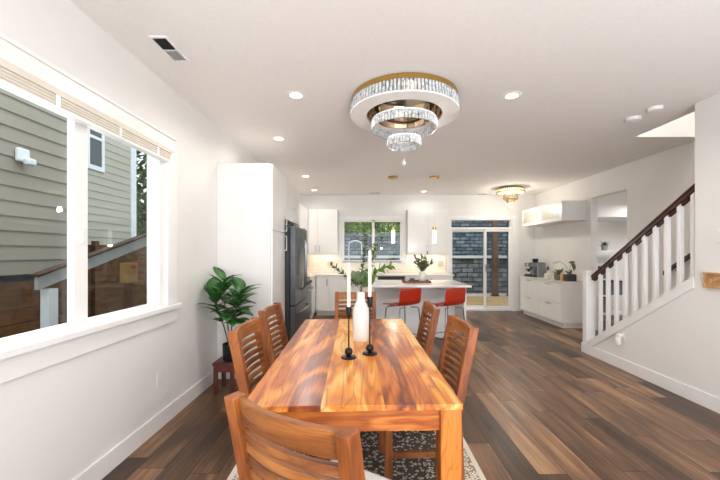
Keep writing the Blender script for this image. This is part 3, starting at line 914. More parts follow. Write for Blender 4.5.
def wall_unit(xs, label):
    t = thing('wall_cabinet', label, 'cabinet', group='white kitchen wall cabinets')
    obj('body', B(xs[0]+g, xs[-1]-g, 7.84, 8.123 if 0 else 8.148, 1.37, 2.36), M['cab_satin'], t)
    for k in range(len(xs)-1):
        a, b = xs[k]+0.002, xs[k+1]-0.002
        dd = obj('door', B(a, b, 7.82, 7.839, 1.373, 2.358), M['cab'], t, bevel=0.002)
        hx = b-0.045 if k % 2 == 0 else a+0.045
        handle_v(dd, hx, 7.82, 1.40, 1.55, 'y', 1)
    obj('light_rail', B(xs[0]+g, xs[-1]-g, 7.822, 7.838, 1.33, 1.369), M['cab_satin'], t)
wall_unit([-1.265, -1.05, -0.60], 'white wall cabinet left of the kitchen window above the counter')
wall_unit([0.995, 1.455, 1.915], 'glossy white wall cabinet right of the kitchen window')
def ucl(name, x0, x1, p):
    area(name, ((x0+x1)/2, 7.98, 1.362), (0, 0, 0), x1-x0, 0.04, p, (1.0, 0.84, 0.64))
ucl('under_cabinet_light_left', -1.2, -0.65, 0.9)
ucl('under_cabinet_light_right', 1.05, 1.88, 1.2)
def outlet(name, label, x, y, z, axis, mat='outlet'):
    t = thing(name, label, 'outlet')
    if axis == 'x':
        obj('plate', B(x, x+0.006, y-0.036, y+0.036, z-0.058, z+0.058), M[mat], t, bevel=0.002)
        for dz in (-0.022, 0.022): obj('socket', B(x+0.006, x+0.009, y-0.017, y+0.017, z+dz-0.014, z+dz+0.014), M['outlet'], t, bevel=0.002)
    else:
        obj('plate', B(x-0.06, x+0.06, y-0.006, y, z-0.058, z+0.058), M[mat], t, bevel=0.002)
        for dx in (-0.027, 0.027): obj('socket', B(x+dx-0.017, x+dx+0.017, y-0.009, y-0.006, z-0.032, z+0.032), M[mat], t, bevel=0.002)
outlet('wall_outlet', 'white electrical outlet low on the left wall under the window', XL, 2.70, 0.39, 'x')
outlet('wall_outlet', 'beige double outlet on the backsplash left of the kitchen window', -0.80, 8.124, 1.12, 'y', 'outlet_tan')
outlet('wall_outlet', 'beige double outlet on the backsplash right of the island greenery', 1.80, 8.124, 1.12, 'y', 'outlet_tan')

# island
t = thing('kitchen_island', 'white kitchen island with pale overhanging stone top behind red stools', 'island')
obj('body', B(0.16, 1.46, 5.55, 5.93, 0.09, 0.868), M['cab_satin'], t, bevel=0.002)
obj('toe_kick', B(0.18, 1.44, 5.57, 5.88, 0.0, 0.09), M['cab_satin'], t)
for x in (0.12, 1.465):
    obj('end_panel', B(x, x+0.035, 5.06, 5.95, 0.0, 0.868), M['cab_satin'], t, bevel=0.002)
obj('island_top', B(0.09, 1.56, 4.99, 6.0, 0.87, 0.90), M['counter'], t, bevel=0.003)

# ------------------------------------------------------------------ stools (faces +y locally)
def make_stool():
    t = thing('bar_stool', '', 'stool', group='red shell stools at the island')
    # bent shell: profile in y,z
    prof = [(0.21, 0.628), (0.19, 0.645), (0.10, 0.648), (0.0, 0.640), (-0.09, 0.642), (-0.145, 0.660), (-0.175, 0.700), (-0.188, 0.76), (-0.200, 0.83), (-0.208, 0.895)]
    bm = bm_new(); rows = []
    for i, (y, z) in enumerate(prof):
        u = i/(len(prof)-1)
        hwid = 0.20 if i < 5 else 0.195
        rows.append([bm.verts.new((hwid*k/4, y + (0.018*(abs(k)/4)**2 if i > 6 else 0), z + (0.012*(abs(k)/4)**2 if i < 6 else 0))) for k in range(-4, 5)])
    for a, b in zip(rows, rows[1:]):
        for k in range(8): bm.faces.new((a[k], a[k+1], b[k+1], b[k]))
    o = obj('seat_shell', bm, M['red'], t, smooth=True)
    thick(o, 0.012)
    s = o.modifiers.new('sub', 'SUBSURF'); s.levels = 1; s.render_levels = 1
    for a in (-1, 1):
        for b in (-1, 1):
            bm = bm_new()
            tube(bm, [(a*0.06, b*0.10, 0.625), (a*0.15, b*0.135, 0.622), (a*0.168, b*0.15, 0.60), (a*0.215, b*0.195, 0.003)], 0.0085, 8)
            obj('leg', bm, M['chrome'], t, smooth=True)
    def pt(a, b, z):
        f = (0.60-z)/0.6
        return (a*(0.168+0.047*f), b*(0.15+0.045*f), z)
    z = 0.22
    bm = bm_new()
    q = [pt(-1, -1, z), pt(1, -1, z), pt(1, 1, z), pt(-1, 1, z)]
    for i in range(4): tube(bm, [q[i], q[(i+1) % 4]], 0.006, 8)
    obj('footrest', bm, M['chrome'], t, smooth=True)
    return t
s1 = make_stool()
s1.location = (0.535, 4.81, 0); s1.rotation_euler = (0, 0, R(33))
s1['label'] = 'red shell stool at the island, left one below the greenery vase'
dup(s1, (1.15, 4.81, 0), R(31), 'red shell stool at the island, right one near the patio door')

# tray, small decor and greenery on the island
tg = obj('serving_tray', None or (lambda b: (box(b, -0.22, 0.22, -0.12, 0.12, 0, 0.012), box(b, -0.22, 0.22, -0.12, -0.108, 0.012, 0.032), box(b, -0.22, 0.22, 0.108, 0.12, 0.012, 0.032),
       box(b, -0.22, -0.208, -0.108, 0.108, 0.012, 0.032), box(b, 0.208, 0.22, -0.108, 0.108, 0.012, 0.032), b)[-1])(bm_new()), M['tray'], loc=(0.83, 5.50, 0.901))
tag(tg, 'brown wooden tray on the island under the greenery vase', 'tray')
t = thing('greenery_vase', 'small white vase of sage greenery on the island tray', 'vase', (0.93, 5.50, 0.914))
bm = bm_new(); lathe(bm, [(0.045, 0), (0.06, 0.02), (0.063, 0.12), (0.05, 0.155), (0.045, 0.165), (0.04, 0.165), (0.04, 0.1)], 24)
obj('body', bm, M['ceramic'], t, smooth=True)
rnd = random.Random(3)
bm = bm_new(); sm = bm_new()
for k in range(22):
    a = rnd.uniform(0, 2*PI); sp_ = rnd.uniform(0.05, 0.24)
    top = Vector((math.cos(a)*sp_, math.sin(a)*sp_*0.8, rnd.uniform(0.30, 0.46)-sp_*0.35))
    mid = Vector((top.x*0.4, top.y*0.4, 0.24))
    p0 = Vector((0, 0, 0.12))
    tube(sm, [p0, mid, top], 0.0025, 4)
    for j in range(14):
        u = 0.3 + 0.7*j/13
        p = p0.lerp(mid, u*2) if u < 0.5 else mid.lerp(top, u*2-1)
        dv = Vector((rnd.uniform(-1, 1), rnd.uniform(-1, 1), rnd.uniform(-0.2, 1)))
        add_leaf(bm, p, dv, (0, 0, 1), 0.065, 0.034, 0.1, n=3)
obj('stems', sm, M['stem'], t)
thick(obj('foliage', bm, M['leaf_dark'], t, smooth=True), 0.0006)
rnd = random.Random(9)
for i, (x, y, r_, mt, lab) in enumerate(((0.68, 5.47, 0.036, 'ceramic', 'small white bowl on the island tray, left of the vase'), (0.77, 5.50, 0.04, 'pot_taupe', 'small taupe bowl on the tray, next to the greenery vase'))):
    bm = bm_new(); lathe(bm, [(r_*0.5, 0), (r_*0.9, 0.02), (r_*1.1, 0.055), (r_*1.0, 0.055), (r_*0.8, 0.025), (0.003, 0.012)], 20)
    tag(obj('small_bowl', bm, M[mt], smooth=True, loc=(x, y, 0.914)), lab, 'bowl', 'bowls on the island tray')

# ------------------------------------------------------------------ sideboard wall
t = thing('sideboard', 'low white sideboard with four drawers against the right kitchen wall', 'sideboard')
X0 = 3.59
obj('body', B(X0, 4.025, 6.25, 7.88, 0.09, 0.828), M['cab_satin'], t, bevel=0.002)
obj('plinth', B(X0+0.035, 4.025, 6.28, 7.85, 0.0, 0.089), M['cab_satin'], t)
obj('sideboard_top', B(X0-0.03, 4.028, 6.235, 7.895, 0.829, 0.85), M['counter'], t, bevel=0.002)
for (a, b) in ((6.255, 7.063), (7.067, 7.875)):
    for (z0, z1) in ((0.095, 0.455), (0.46, 0.825)):
        dr = obj('drawer', B(X0-0.02, X0-0.001, a, b, z0, z1), M['cab'], t, bevel=0.002)
        handle_h(dr, (a+b)/2-0.08, (a+b)/2+0.08, X0-0.02, z1-0.045, 'x')
t = thing('display_wall_cabinet', 'long white wall cabinet with two frosted glass doors above sideboard', 'cabinet')
obj('body', B(3.60, 4.028, 6.25, 7.82, 1.96, 2.32), M['cab_satin'], t, bevel=0.002)
for (a, b) in ((6.252, 7.033), (7.037, 7.818)):
    bm = bm_new()
    box(bm, 3.58, 3.599, a, a+0.06, 1.962, 2.318); box(bm, 3.58, 3.599, b-0.06, b, 1.962, 2.318)
    box(bm, 3.58, 3.599, a+0.06, b-0.06, 1.962, 2.022); box(bm, 3.58, 3.599, a+0.06, b-0.06, 2.258, 2.318)
    dd = obj('door', bm, M['cab'], t)
    obj('frosted_pane', B(3.588, 3.594, a+0.06, b-0.06, 2.022, 2.258), M['frost'], dd)

# espresso machine
t = thing('espresso_machine', 'stainless espresso machine with bean hopper on the sideboard', 'coffee machine', (3.77, 7.62, 0.851), R(-90))
# local: front faces -y (=> after -90deg rotation faces -x)
bm = bm_new(); box(bm, -0.16, 0.16, -0.02, 0.16, 0.0, 0.30); box(bm, -0.16, 0.16, -0.15, -0.02, 0.22, 0.30)
obj('housing', bm, M['steel'], t, bevel=0.008)
obj('drip_tray', B(-0.15, 0.15, -0.16, -0.02, 0.0, 0.05), M['darksteel'], t, bevel=0.004)
bm = bm_new(); lathe(bm, [(0.035, 0.155), (0.035, 0.22)], 18, (0.04, -0.09)); obj('group_head', bm, M['blackplastic'], t, smooth=True)
bm = bm_new(); tube(bm, [(0.04, -0.09, 0.165), (0.04, -0.22, 0.155)], 0.012, 8); obj('portafilter', bm, M['blackplastic'], t, smooth=True)
bm = bm_new(); lathe(bm, [(0.04, 0.30), (0.062, 0.34), (0.065, 0.385), (0.05, 0.395)], 20, (-0.07, 0.05)); obj('bean_hopper', bm, M['blackplastic'], t, smooth=True)
bm = bm_new(); lathe(bm, [(0.018, 0.10), (0.03, 0.11), (0.03, 0.15)], 14, (-0.09, -0.09)); obj('grinder_spout', bm, M['blackplastic'], t, smooth=True)
bm = bm_new(); tube(bm, [(0.13, -0.10, 0.22), (0.14, -0.12, 0.15), (0.15, -0.13, 0.08)], 0.006, 8); obj('steam_wand', bm, M['chrome'], t, smooth=True)
bm = bm_new(); lathe(bm, [(0.033, 0.051), (0.037, 0.06), (0.03, 0.12), (0.034, 0.13)], 16, (0.11, -0.10)); obj('milk_jug', bm, M['steel'], t, smooth=True)
bm = bm_new(); tube(bm, [(0.0, -0.15, 0.26), (0.0, -0.165, 0.26)], 0.026, 16); obj('pressure_gauge', bm, M['ceramic'], t)
obj('top_tray', B(0.0, 0.15, -0.12, 0.14, 0.301, 0.312), M['blackplastic'], t)

t = thing('syrup_bottle', 'slim bottle with dark cap between espresso machine and plants', 'bottle', (3.80, 7.12, 0.851))
bm = bm_new(); lathe(bm, [(0.03, 0), (0.032, 0.01), (0.032, 0.11), (0.012, 0.15), (0.012, 0.17)], 18); obj('body', bm, M['ceramic'], t, smooth=True)
bm = bm_new(); lathe(bm, [(0.016, 0.17), (0.018, 0.22), (0.012, 0.235)], 14); obj('cap', bm, M['blackplastic'], t, smooth=True)
t = thing('white_canister', 'short white ceramic canister in front of the slim bottle', 'canister', (3.70, 6.98, 0.851))
bm = bm_new(); lathe(bm, [(0.04, 0), (0.048, 0.01), (0.048, 0.09)], 20); obj('body', bm, M['ceramic'], t, smooth=True)
bm = bm_new(); lathe(bm, [(0.05, 0.091), (0.05, 0.103), (0.012, 0.108), (0.012, 0.122)], 20); obj('lid', bm, M['ceramic'], t, smooth=True)

def pot_round(nm, label, loc, r_, h, mt):
    t = thing(nm, label, 'plant', loc)
    bm = bm_new(); lathe(bm, [(r_*0.8, 0), (r_*0.88, 0.008), (r_, h), (r_*0.86, h), (r_*0.84, h*0.85)], 24)
    obj('pot', bm, M[mt], t, smooth=True)
    bm = bm_new(); lathe(bm, [(r_*0.83, h*0.80), (r_*0.83, h*0.88)], 18); obj('soil', bm, M['soil'], t)
    return t
t = pot_round('succulent_plant', 'spiky green plant in round taupe pot on the sideboard', (3.76, 6.66, 0.851), 0.085, 0.115, 'pot_taupe')
rnd = random.Random(2); bm = bm_new()
for k in range(34):
    a = k*2.399; el = rnd.uniform(0.2, 1.3)
    add_leaf(bm, (0, 0, 0.10), (math.cos(a), math.sin(a), math.tan(el)*0.6), (0, 0, 1), rnd.uniform(0.11, 0.2), 0.028, 0.25, n=4)
thick(obj('foliage', bm, M['leaf3'], t, smooth=True), 0.001)
t = thing('wooden_cup', 'small honey coloured wooden cup between the two sideboard pots', 'cup', (3.74, 6.50, 0.851))
bm = bm_new(); lathe(bm, [(0.034, 0), (0.042, 0.07), (0.036, 0.13), (0.028, 0.13), (0.032, 0.06)], 20); obj('body', bm, M['cupwood'], t, smooth=True)
t = thing('orchid_plant', 'orchid with arching stems in square dark grey pot on the sideboard', 'plant', (3.80, 6.37, 0.851))
bm = bm_new(); box(bm, -0.085, 0.085, -0.075, 0.075, 0, 0.125); obj('pot', bm, M['pot_grey'], t, bevel=0.012)
obj('soil', B(-0.07, 0.07, -0.06, 0.06, 0.1252, 0.128), M['soil'], t)
bm = bm_new()
tube(bm, [(0, 0, 0.12), (-0.02, 0, 0.20), (-0.08, 0.02, 0.30), (-0.16, 0.04, 0.36), (-0.27, 0.06, 0.33)], 0.0035, 6)
tube(bm, [(0, 0, 0.12), (0.0, 0, 0.24), (0.03, 0, 0.34), (0.06, 0.0, 0.35)], 0.0035, 6)
obj('stem', bm, M['stem'], t, smooth=True)
bm = bm_new()
for (p, dv, L) in (((0, 0, 0.12), (-0.7, 0, 0.6), 0.12), ((0, 0, 0.12), (0.5, 0.3, 0.9), 0.12), ((0.03, 0, 0.33), (0.4, 0, -1), 0.16), ((0.06, 0, 0.35), (0.2, -0.2, -1), 0.14), ((-0.02, 0, 0.34), (0.9, 0, 0.1), 0.12)):
    add_leaf(bm, p, dv, (0, -1, 0.3), L, 0.045, 0.15)
thick(obj('leaves', bm, M['leaf_dark'], t, smooth=True), 0.001)
bm = bm_new()
for q in ((-0.27, 0.06, 0.33), (-0.21, 0.05, 0.35)):
    for k in range(5):
        a = k*2*PI/5
        add_leaf(bm, q, (math.cos(a), -0.3, math.sin(a)), (0, -1, 0), 0.035, 0.026, 0.0, n=3)
thick(obj('flowers', bm, M['ceramic'], t, smooth=True), 0.001)

# ------------------------------------------------------------------ staircase
st = thing('staircase', 'white staircase with dark treads rising behind the balusters', 'stairs')
ny, rise, run = 9, 0.185, 0.282
for k in range(12):
    y1 = 4.70 - k*run; z1 = (k+1)*rise
    if z1 > 2.4: break
    obj('riser', B(XS+0.125, XR-0.004, y1-run+0.002, y1, 0.0 if k == 0 else z1-rise-0.02, z1-0.032), M['trim'], st)
    obj('tread', B(XS+0.123, XR-0.004, y1-run-0.004, y1+0.025, z1-0.03, z1), M['tread'], st, bevel=0.004)
wr = thing('wall_handrail', 'dark wooden handrail on the far stair wall, glimpsed between balusters', 'handrail')
bm = bm_new(); prism(bm, [(4.56, 1.075), (3.2, 1.945), (3.2, 2.0), (4.56, 1.13)], 'x', XR-0.085, XR-0.04)
obj('rail', bm, M['rail_wood'], wr, bevel=0.006)
for y in (4.4, 3.4):
    z = 1.075 + (4.56-y)*0.64
    obj('bracket', B(XR-0.075, XR-0.001, y-0.012, y+0.012, z-0.035, z-0.012), M['nickel'], wr)
rl = thing('stair_railing', 'white baluster stair railing with dark wooden handrail on right', 'railing')
zr = lambda y: 1.088 + (4.64-y)*0.652
bm = bm_new()
def slope_strip(bm, x0, x1, ya, yb, fz, h0, h1):
    prism(bm, [(ya, fz(ya)+h0), (yb, fz(yb)+h0), (yb, fz(yb)+h1), (ya, fz(ya)+h1)], 'x', x0, x1)
slope_strip(bm, XS+0.03, XS+0.09, 4.66, 3.172, zr, -0.075, 0.0)
slope_strip(bm, XS+0.022, XS+0.098, 4.66, 3.172, zr, -0.035, -0.008)
obj('handrail', bm, M['rail_wood'], rl, bevel=0.006)
by = [4.52 - k*0.1425 for k in range(10)]
for y in [4.59] + [b_-0.071 for b_ in by]:
    if y < 3.22: continue
    bm = bm_new(); slope_strip(bm, XS+0.045, XS+0.075, y+0.045, y-0.045, zr, -0.098, -0.0755)
    obj('rail_fillet', bm, M['rail_wood'], rl)
for y in by:
    bm = bm_new()
    prism(bm, [(y-0.02, zs(y-0.02)), (y+0.02, zs(y+0.02)), (y+0.02, zr(y+0.02)-0.075), (y-0.02, zr(y-0.02)-0.075)], 'x', XS+0.04, XS+0.08)
    obj('baluster', bm, M['trim'], rl, bevel=0.002)
bm = bm_new()
slope_strip(bm, XS-0.012, XS+0.121, 4.705, 3.172, zs, -0.03, 0.0)
slope_strip(bm, XS-0.018, XS-0.0005, 4.705, 3.172, zs, -0.11, -0.03)
obj('stringer_cap', bm, M['trim'], rl)
bm = bm_new(); box(bm, XS-0.004, XS+0.122, 4.71, 4.792, zs(4.79)-0.055, 1.10)
box(bm, XS-0.016, XS+0.137, 4.70, 4.804, 1.10, 1.125)
obj('newel_post', bm, M['trim'], rl, bevel=0.003)

# wall things on the stair wall
t = thing('key_holder', 'light wooden key holder box mounted on the right wall', 'key holder')
bm = bm_new()
x = XS; box(bm, x-0.008, x-0.0005, 2.82, 3.06, 1.065, 1.20)
box(bm, x-0.035, x-0.008, 2.82, 3.06, 1.065, 1.078); box(bm, x-0.035, x-0.008, 2.82, 3.06, 1.187, 1.20)
box(bm, x-0.035, x-0.008, 3.048, 3.06, 1.078, 1.187); box(bm, x-0.035, x-0.008, 2.82, 2.832, 1.078, 1.187)
obj('tray', bm, M['keywood'], t)
for (y, z) in ((3.00, 1.13), (2.945, 1.15), (2.90, 1.11)):
    bm = bm_new(); tube(bm, [(x-0.008, y, z), (x-0.034, y, z)], 0.017, 14); obj('peg', bm, M['cupwood'], t, smooth=True)
bm = bm_new(); tube(bm, [(XS-0.001, 2.96, 1.51), (XS-0.02, 2.96, 1.51)], 0.055, 28)
tag(obj('wall_sensor', bm, M['wall'], smooth=True), 'round pale wall disc above the wooden key holder', 'sensor')
t = thing('air_freshener', 'white plug-in air freshener low on the stair wall', 'air freshener')
obj('plate', B(XS-0.007, XS-0.0005, 4.02, 4.11, 0.35, 0.445), M['outlet'], t, bevel=0.002)
bm = bm_new(); lathe(bm, [(0.028, 0.29), (0.033, 0.30), (0.033, 0.37), (0.022, 0.385)], 20, (XS-0.045, 4.065)); obj('bottle', bm, M['ceramic'], t, smooth=True)
obj('plug_body', B(XS-0.06, XS-0.007, 4.04, 4.09, 0.386, 0.42), M['outlet'], t, bevel=0.004)
obj('switch_slot', B(XS-0.009, XS-0.007, 4.058, 4.066, 0.425, 0.44), M['blackplastic'], t)

# side room contents
t = thing('glass_shelf_unit', 'white open shelving unit seen through the doorway behind balusters', 'shelf', (5.0, 7.25, 0))
for x in (-0.42, 0.42):
    for y in (-0.16, 0.16):
        obj('upright', B(x-0.015, x+0.015, y-0.015, y+0.015, 0, 1.42), M['ext_white'], t)
for z in (0.12, 0.48, 0.82, 1.12, 1.40):
    obj('shelf_board', B(-0.43, 0.43, -0.175, 0.175, z, z+0.02), M['ext_white'], t)
labs = [('dark grey box on the lowest shelf seen through the balusters', 0.141, 0.30, -0.2), ('dark grey box on the second shelf behind the balusters', 0.501, 0.27, 0.16), ('dark grey box on the third shelf, behind the handrail foot', 0.841, 0.22, -0.12)]
for lab, z, h, x in labs:
    t = thing('storage_box', lab, 'box', (5.0+x, 7.25, z), group='boxes on the side room shelves')
    obj('body', B(-0.2, 0.2, -0.14, 0.14, 0, h), M['furn_grey'], t, bevel=0.006)
    obj('lid', B(-0.205, 0.205, -0.145, 0.145, h+0.001, h+0.025), M['blackplastic'], t, bevel=0.004)
t = pot_round('small_shelf_plant', 'small dark green plant in grey pot on top shelf through doorway', (5.03, 7.22, 1.4205), 0.06, 0.11, 'vent')if False else pot_round('small_shelf_plant', 'small dark green plant in grey pot on top shelf through doorway', (5.03, 7.22, 1.4205), 0.06, 0.11, 'vent_grey')
rnd = random.Random(4); bm = bm_new()
for k in range(40):
    a = k*2.399; el = rnd.uniform(0.1, 1.3)
    add_leaf(bm, (0, 0, 0.10), (math.cos(a), math.sin(a), math.tan(el)*0.5), (0, 0, 1), rnd.uniform(0.07, 0.14), 0.035, 0.2, n=3)
thick(obj('foliage', bm, M['leaf'], t, smooth=True), 0.001)

# ------------------------------------------------------------------ ceiling things
def vent(name, label, x0, x1, y0, y1, split=True):
    t = thing(name, label, 'vent')
    bm = bm_new(); z = H
    box(bm, x0-0.015, x1+0.015, y0-0.015, y0, z-0.008, z); box(bm, x0-0.015, x1+0.015, y1, y1+0.015, z-0.008, z)
    box(bm, x0-0.015, x0, y0, y1, z-0.008, z); box(bm, x1, x1+0.015, y0, y1, z-0.008, z)
    ym = (y0+y1)/2
    if split: box(bm, x0, x1, ym-0.007, ym+0.007, z-0.008, z)
    obj('frame', bm, M['ceiling'], t)
    if split:
        obj('backing', B(x0, x1, y0, ym-0.007, z-0.002, z), M['blackplastic'], t)
        bm = bm_new()
        for k in range(9):
            y = y0+0.006+k*(ym-y0-0.014)/9
            box(bm, x0, x1, y, y+0.0015, z-0.012, z-0.002)
        obj('louvre', bm, M['vent_dark'], t)  # near louvres coloured dark to stand for the shade on their slant
        bm = bm_new()
        for k in range(9):
            y = ym+0.009+k*(y1-ym-0.012)/9
            prism(bm, [(y, z-0.008), (y+0.013, z-0.002), (y+0.013, z-0.001), (y, z-0.007)], 'x', x0, x1)
        obj('louvre', bm, M['vent_grey'], t)  # far louvres coloured lighter, as if their opposite slant caught the light
    else:
        obj('backing', B(x0, x1, y0, y1, z-0.003, z), M['vent_dark'], t)
vent('ceiling_vent', 'rectangular ceiling register above the left window, halves coloured as shaded and lit', -1.345, -1.26, 2.19, 2.455)
vent('ceiling_vent', 'thin slot vent in ceiling in front of the kitchen window', 0.13, 0.37, 7.80, 7.90, False)
vent('ceiling_vent', 'thin slot vent in ceiling left of the small gold chandelier', 2.63, 2.85, 7.95, 8.04, False)
def smoke(x, y, label, r_):
    t = thing('smoke_detector', label, 'smoke detector', (x, y, H), group='round detectors on the ceiling by the stairs')
    bm = bm_new(); lathe(bm, [(r_, -0.001), (r_, -0.012), (r_*0.92, -0.03), (r_*0.5, -0.036)], 28); obj('cover', bm, M['ceiling'], t, smooth=True)
    bm = bm_new(); lathe(bm, [(r_*0.97, -0.0125), (r_*0.97, -0.016)], 28); obj('vent_ring', bm, M['vent_grey'], t)
smoke(2.73, 3.50, 'white smoke detector by the stair opening, the one farther from the camera', 0.07)
smoke(2.745, 3.25, 'white round detector by the stair opening, the one nearer the camera', 0.06)

def downlight(x, y, label, watts=DOWNLIGHT_W):
    t = thing('recessed_light', label, 'ceiling light', (x, y, H), group='recessed ceiling lights')
    bm = bm_new()
    lathe(bm, [(0.052, -0.006), (0.075, -0.005), (0.078, -0.001)], 28, capb=False, capt=False); obj('trim_ring', bm, M['trim'], t, smooth=True)
    bm = bm_new(); lathe(bm, [(0.054, -0.004), (0.054, -0.001)], 24); obj('lens', bm, M['bulb'], t)
    d_ = bpy.data.lights.new('downlight_lamp', 'SPOT'); d_.energy = watts; d_.spot_size = R(172); d_.spot_blend = 0.5
    d_.shadow_soft_size = 0.05; d_.color = (1.0, 0.95, 0.89)
    l = bpy.data.objects.new('downlight_lamp', d_); COL.objects.link(l); l.parent = t; l.location = (0, 0, -0.02)
for x, y, lab in ((-0.59, 2.99, 'recessed light on the ceiling left of the big chandelier'),
                  (1.287, 3.0, 'recessed light on the ceiling right of the big chandelier'),
                  (-1.017, 4.13, 'recessed light on the ceiling just above the tall pantry cabinet front'),
                  (-1.04, 6.14, 'recessed light on the ceiling past the refrigerator, nearer of the two'),
                  (-1.08, 7.5, 'recessed light on the ceiling above the far left kitchen corner'),
                  (1.325, 7.65, 'recessed light on the ceiling above the right wall cabinet doors')):
    downlight(x, y, lab, 5 if y > 7 else {-0.59: 18, -1.017: 6}.get(x, DOWNLIGHT_W))

# big tiered chandelier
def crystal_ring(parent, r_, z0, z1, n, wid, tilt=0.0, mt='crystal', name='crystal_band'):
    bm = bm_new()
    for k in range(n):
        a = 2*PI*k/n
        m = Matrix.Rotation(a, 4, 'Z') @ Matrix.Translation((r_, 0, 0))
        zt, zb = z1, z0
        pts_t = [(-0.006, -wid/2), (0.004, -wid/2), (0.010, 0), (0.004, wid/2), (-0.006, wid/2)]
        T = [bm.verts.new(m @ Vector((p[0]+tilt, p[1], zt))) for p in pts_t]
        Bm = [bm.verts.new(m @ Vector((p[0], p[1], zb))) for p in pts_t]
        bm.faces.new(T); bm.faces.new(Bm[::-1])
        for i in range(5): bm.faces.new((T[i], Bm[i], Bm[(i+1) % 5], T[(i+1) % 5]))
    return obj(name, bm, M[mt], parent)
def ring(parent, name, ri, ro, z0, z1, mt, seg=64):
    bm = bm_new()
    P = [(ri, z0), (ro, z0), (ro, z1), (ri, z1)]
    rr = [[bm.verts.new((r_*math.cos(2*PI*k/seg), r_*math.sin(2*PI*k/seg), z)) for k in range(seg)] for r_, z in P]
    for i in range(4):
        a, b = rr[i], rr[(i+1) % 4]
        for k in range(seg): bm.faces.new((a[k], a[(k+1) % seg], b[(k+1) % seg], b[k]))
    return obj(name, bm, M[mt], parent, smooth=True)
CX, CY = 0.357, 3.08
t = thing('crystal_chandelier', 'large round tiered crystal chandelier with gold rim above dining table', 'chandelier', (CX, CY, H))
bm = bm_new(); lathe(bm, [(0.43, -0.001), (0.43, -0.03)], 64); obj('ceiling_plate', bm, M['mirror_gold'], t, smooth=True)
ring(t, 'gold_rim', 0.431, 0.468, -0.042, -0.001, 'gold')
ring(t, 'inner_rim', 0.328, 0.335, -0.135, -0.031, 'mirror_gold')
crystal_ring(t, 0.472, -0.135, -0.043, 96, 0.022, tilt=-0.012)
ring(t, 'light_ring', 0.336, 0.478, -0.148, -0.136, 'led')
def tier(rr_, zt, zb, n, w_):
    q = ring(t, 'tier_ring', rr_-w_, rr_, zt, zt+0.012, 'led')
    crystal_ring(q, rr_-0.004, zb, zt-0.001, n, 0.022)
tier(0.288, -0.20, -0.27, 62, 0.06)
tier(0.148, -0.36, -0.42, 34, 0.05)
bm = bm_new()
for k in range(3):
    a = k*2*PI/3+0.5
    for (ra, za, rb, zb) in ((0.24, -0.03, 0.26, -0.195), (0.25, -0.195, 0.125, -0.355)):
        tube(bm, [(ra*math.cos(a), ra*math.sin(a), za), (rb*math.cos(a), rb*math.sin(a), zb)], 0.0015, 5)
tube(bm, [(0, 0, -0.03), (0, 0, -0.555)], 0.002, 5)
obj('suspension_wires', bm, M['nickel'], t)
bm = bm_new(); sphere(bm, (0, 0, -0.57), 0.018, 1.3); sphere(bm, (0, 0, -0.54), 0.008); obj('crystal_drop', bm, M['crystal'], t, smooth=True)

t = thing('small_chandelier', 'small round gold crystal chandelier glowing near the patio door', 'chandelier', (3.08, 7.25, H))
bm = bm_new(); lathe(bm, [(0.24, -0.001), (0.25, -0.03)], 40); obj('ceiling_plate', bm, M['nickel'], t, smooth=True)
crystal_ring(t, 0.285, -0.12, -0.03, 40, 0.03, tilt=-0.03, mt='crystal_warm')
bm = bm_new(); lathe(bm, [(0.20, -0.032), (0.265, -0.05), (0.26, -0.10), (0.15, -0.12)], 40); obj('glow_disc', bm, M['led_warm'], t, smooth=True)
crystal_ring(t, 0.14, -0.24, -0.13, 22, 0.028, mt='crystal_warm')
ring(t, 'gold_ring', 0.12, 0.15, -0.252, -0.241, 'gold', 32)
crystal_ring(t, 0.07, -0.33, -0.25, 12, 0.025, mt='crystal_warm')
bm = bm_new(); tube(bm, [(0, 0, -0.12), (0, 0, -0.38)], 0.006, 6); sphere(bm, (0, 0, -0.39), 0.02); obj('crystal_drop', bm, M['crystal_warm'], t, smooth=True)
d_ = bpy.data.lights.new('small_chandelier_lamp', 'POINT'); d_.energy = 10; d_.shadow_soft_size = 0.05; d_.color = (1, 0.93, 0.82)
l = bpy.data.objects.new('small_chandelier_lamp', d_); COL.objects.link(l); l.parent = t; l.location = (0, 0, -0.45)

# pendants over the island
def pendant(x, y, label):
    t = thing('pendant_light', label, 'pendant light', (x, y, H), group='glass tube pendants over the island')
    bm = bm_new(); lathe(bm, [(0.09, -0.001), (0.09, -0.022), (0.085, -0.026)], 28); obj('canopy', bm, M['gold'], t, smooth=True)
    bm = bm_new(); tube(bm, [(0, 0, -0.02), (0, 0, -0.91)], 0.0006, 5); obj('cord', bm, M['nickel'], t)
    bm = bm_new(); lathe(bm, [(0.015, -0.90), (0.034, -0.905), (0.034, -0.96)], 18); obj('gold_cap', bm, M['gold'], t, smooth=True)
    bm = bm_new(); lathe(bm, [(0.032, -0.961), (0.032, -1.19)], 18); obj('glass_tube', bm, M['pendant_glow'], t, smooth=True)
    d_ = bpy.data.lights.new('pendant_lamp', 'POINT'); d_.energy = 3.5; d_.shadow_soft_size = 0.03; d_.color = (1, 0.95, 0.88)
    l = bpy.data.objects.new('pendant_lamp', d_); COL.objects.link(l); l.parent = t; l.location = (0, 0, -1.235)
pendant(0.523, 6.2, 'slim glass tube pendant in front of the kitchen window')
pendant(1.265, 6.2, 'slim glass tube pendant in front of the right wall cabinet')

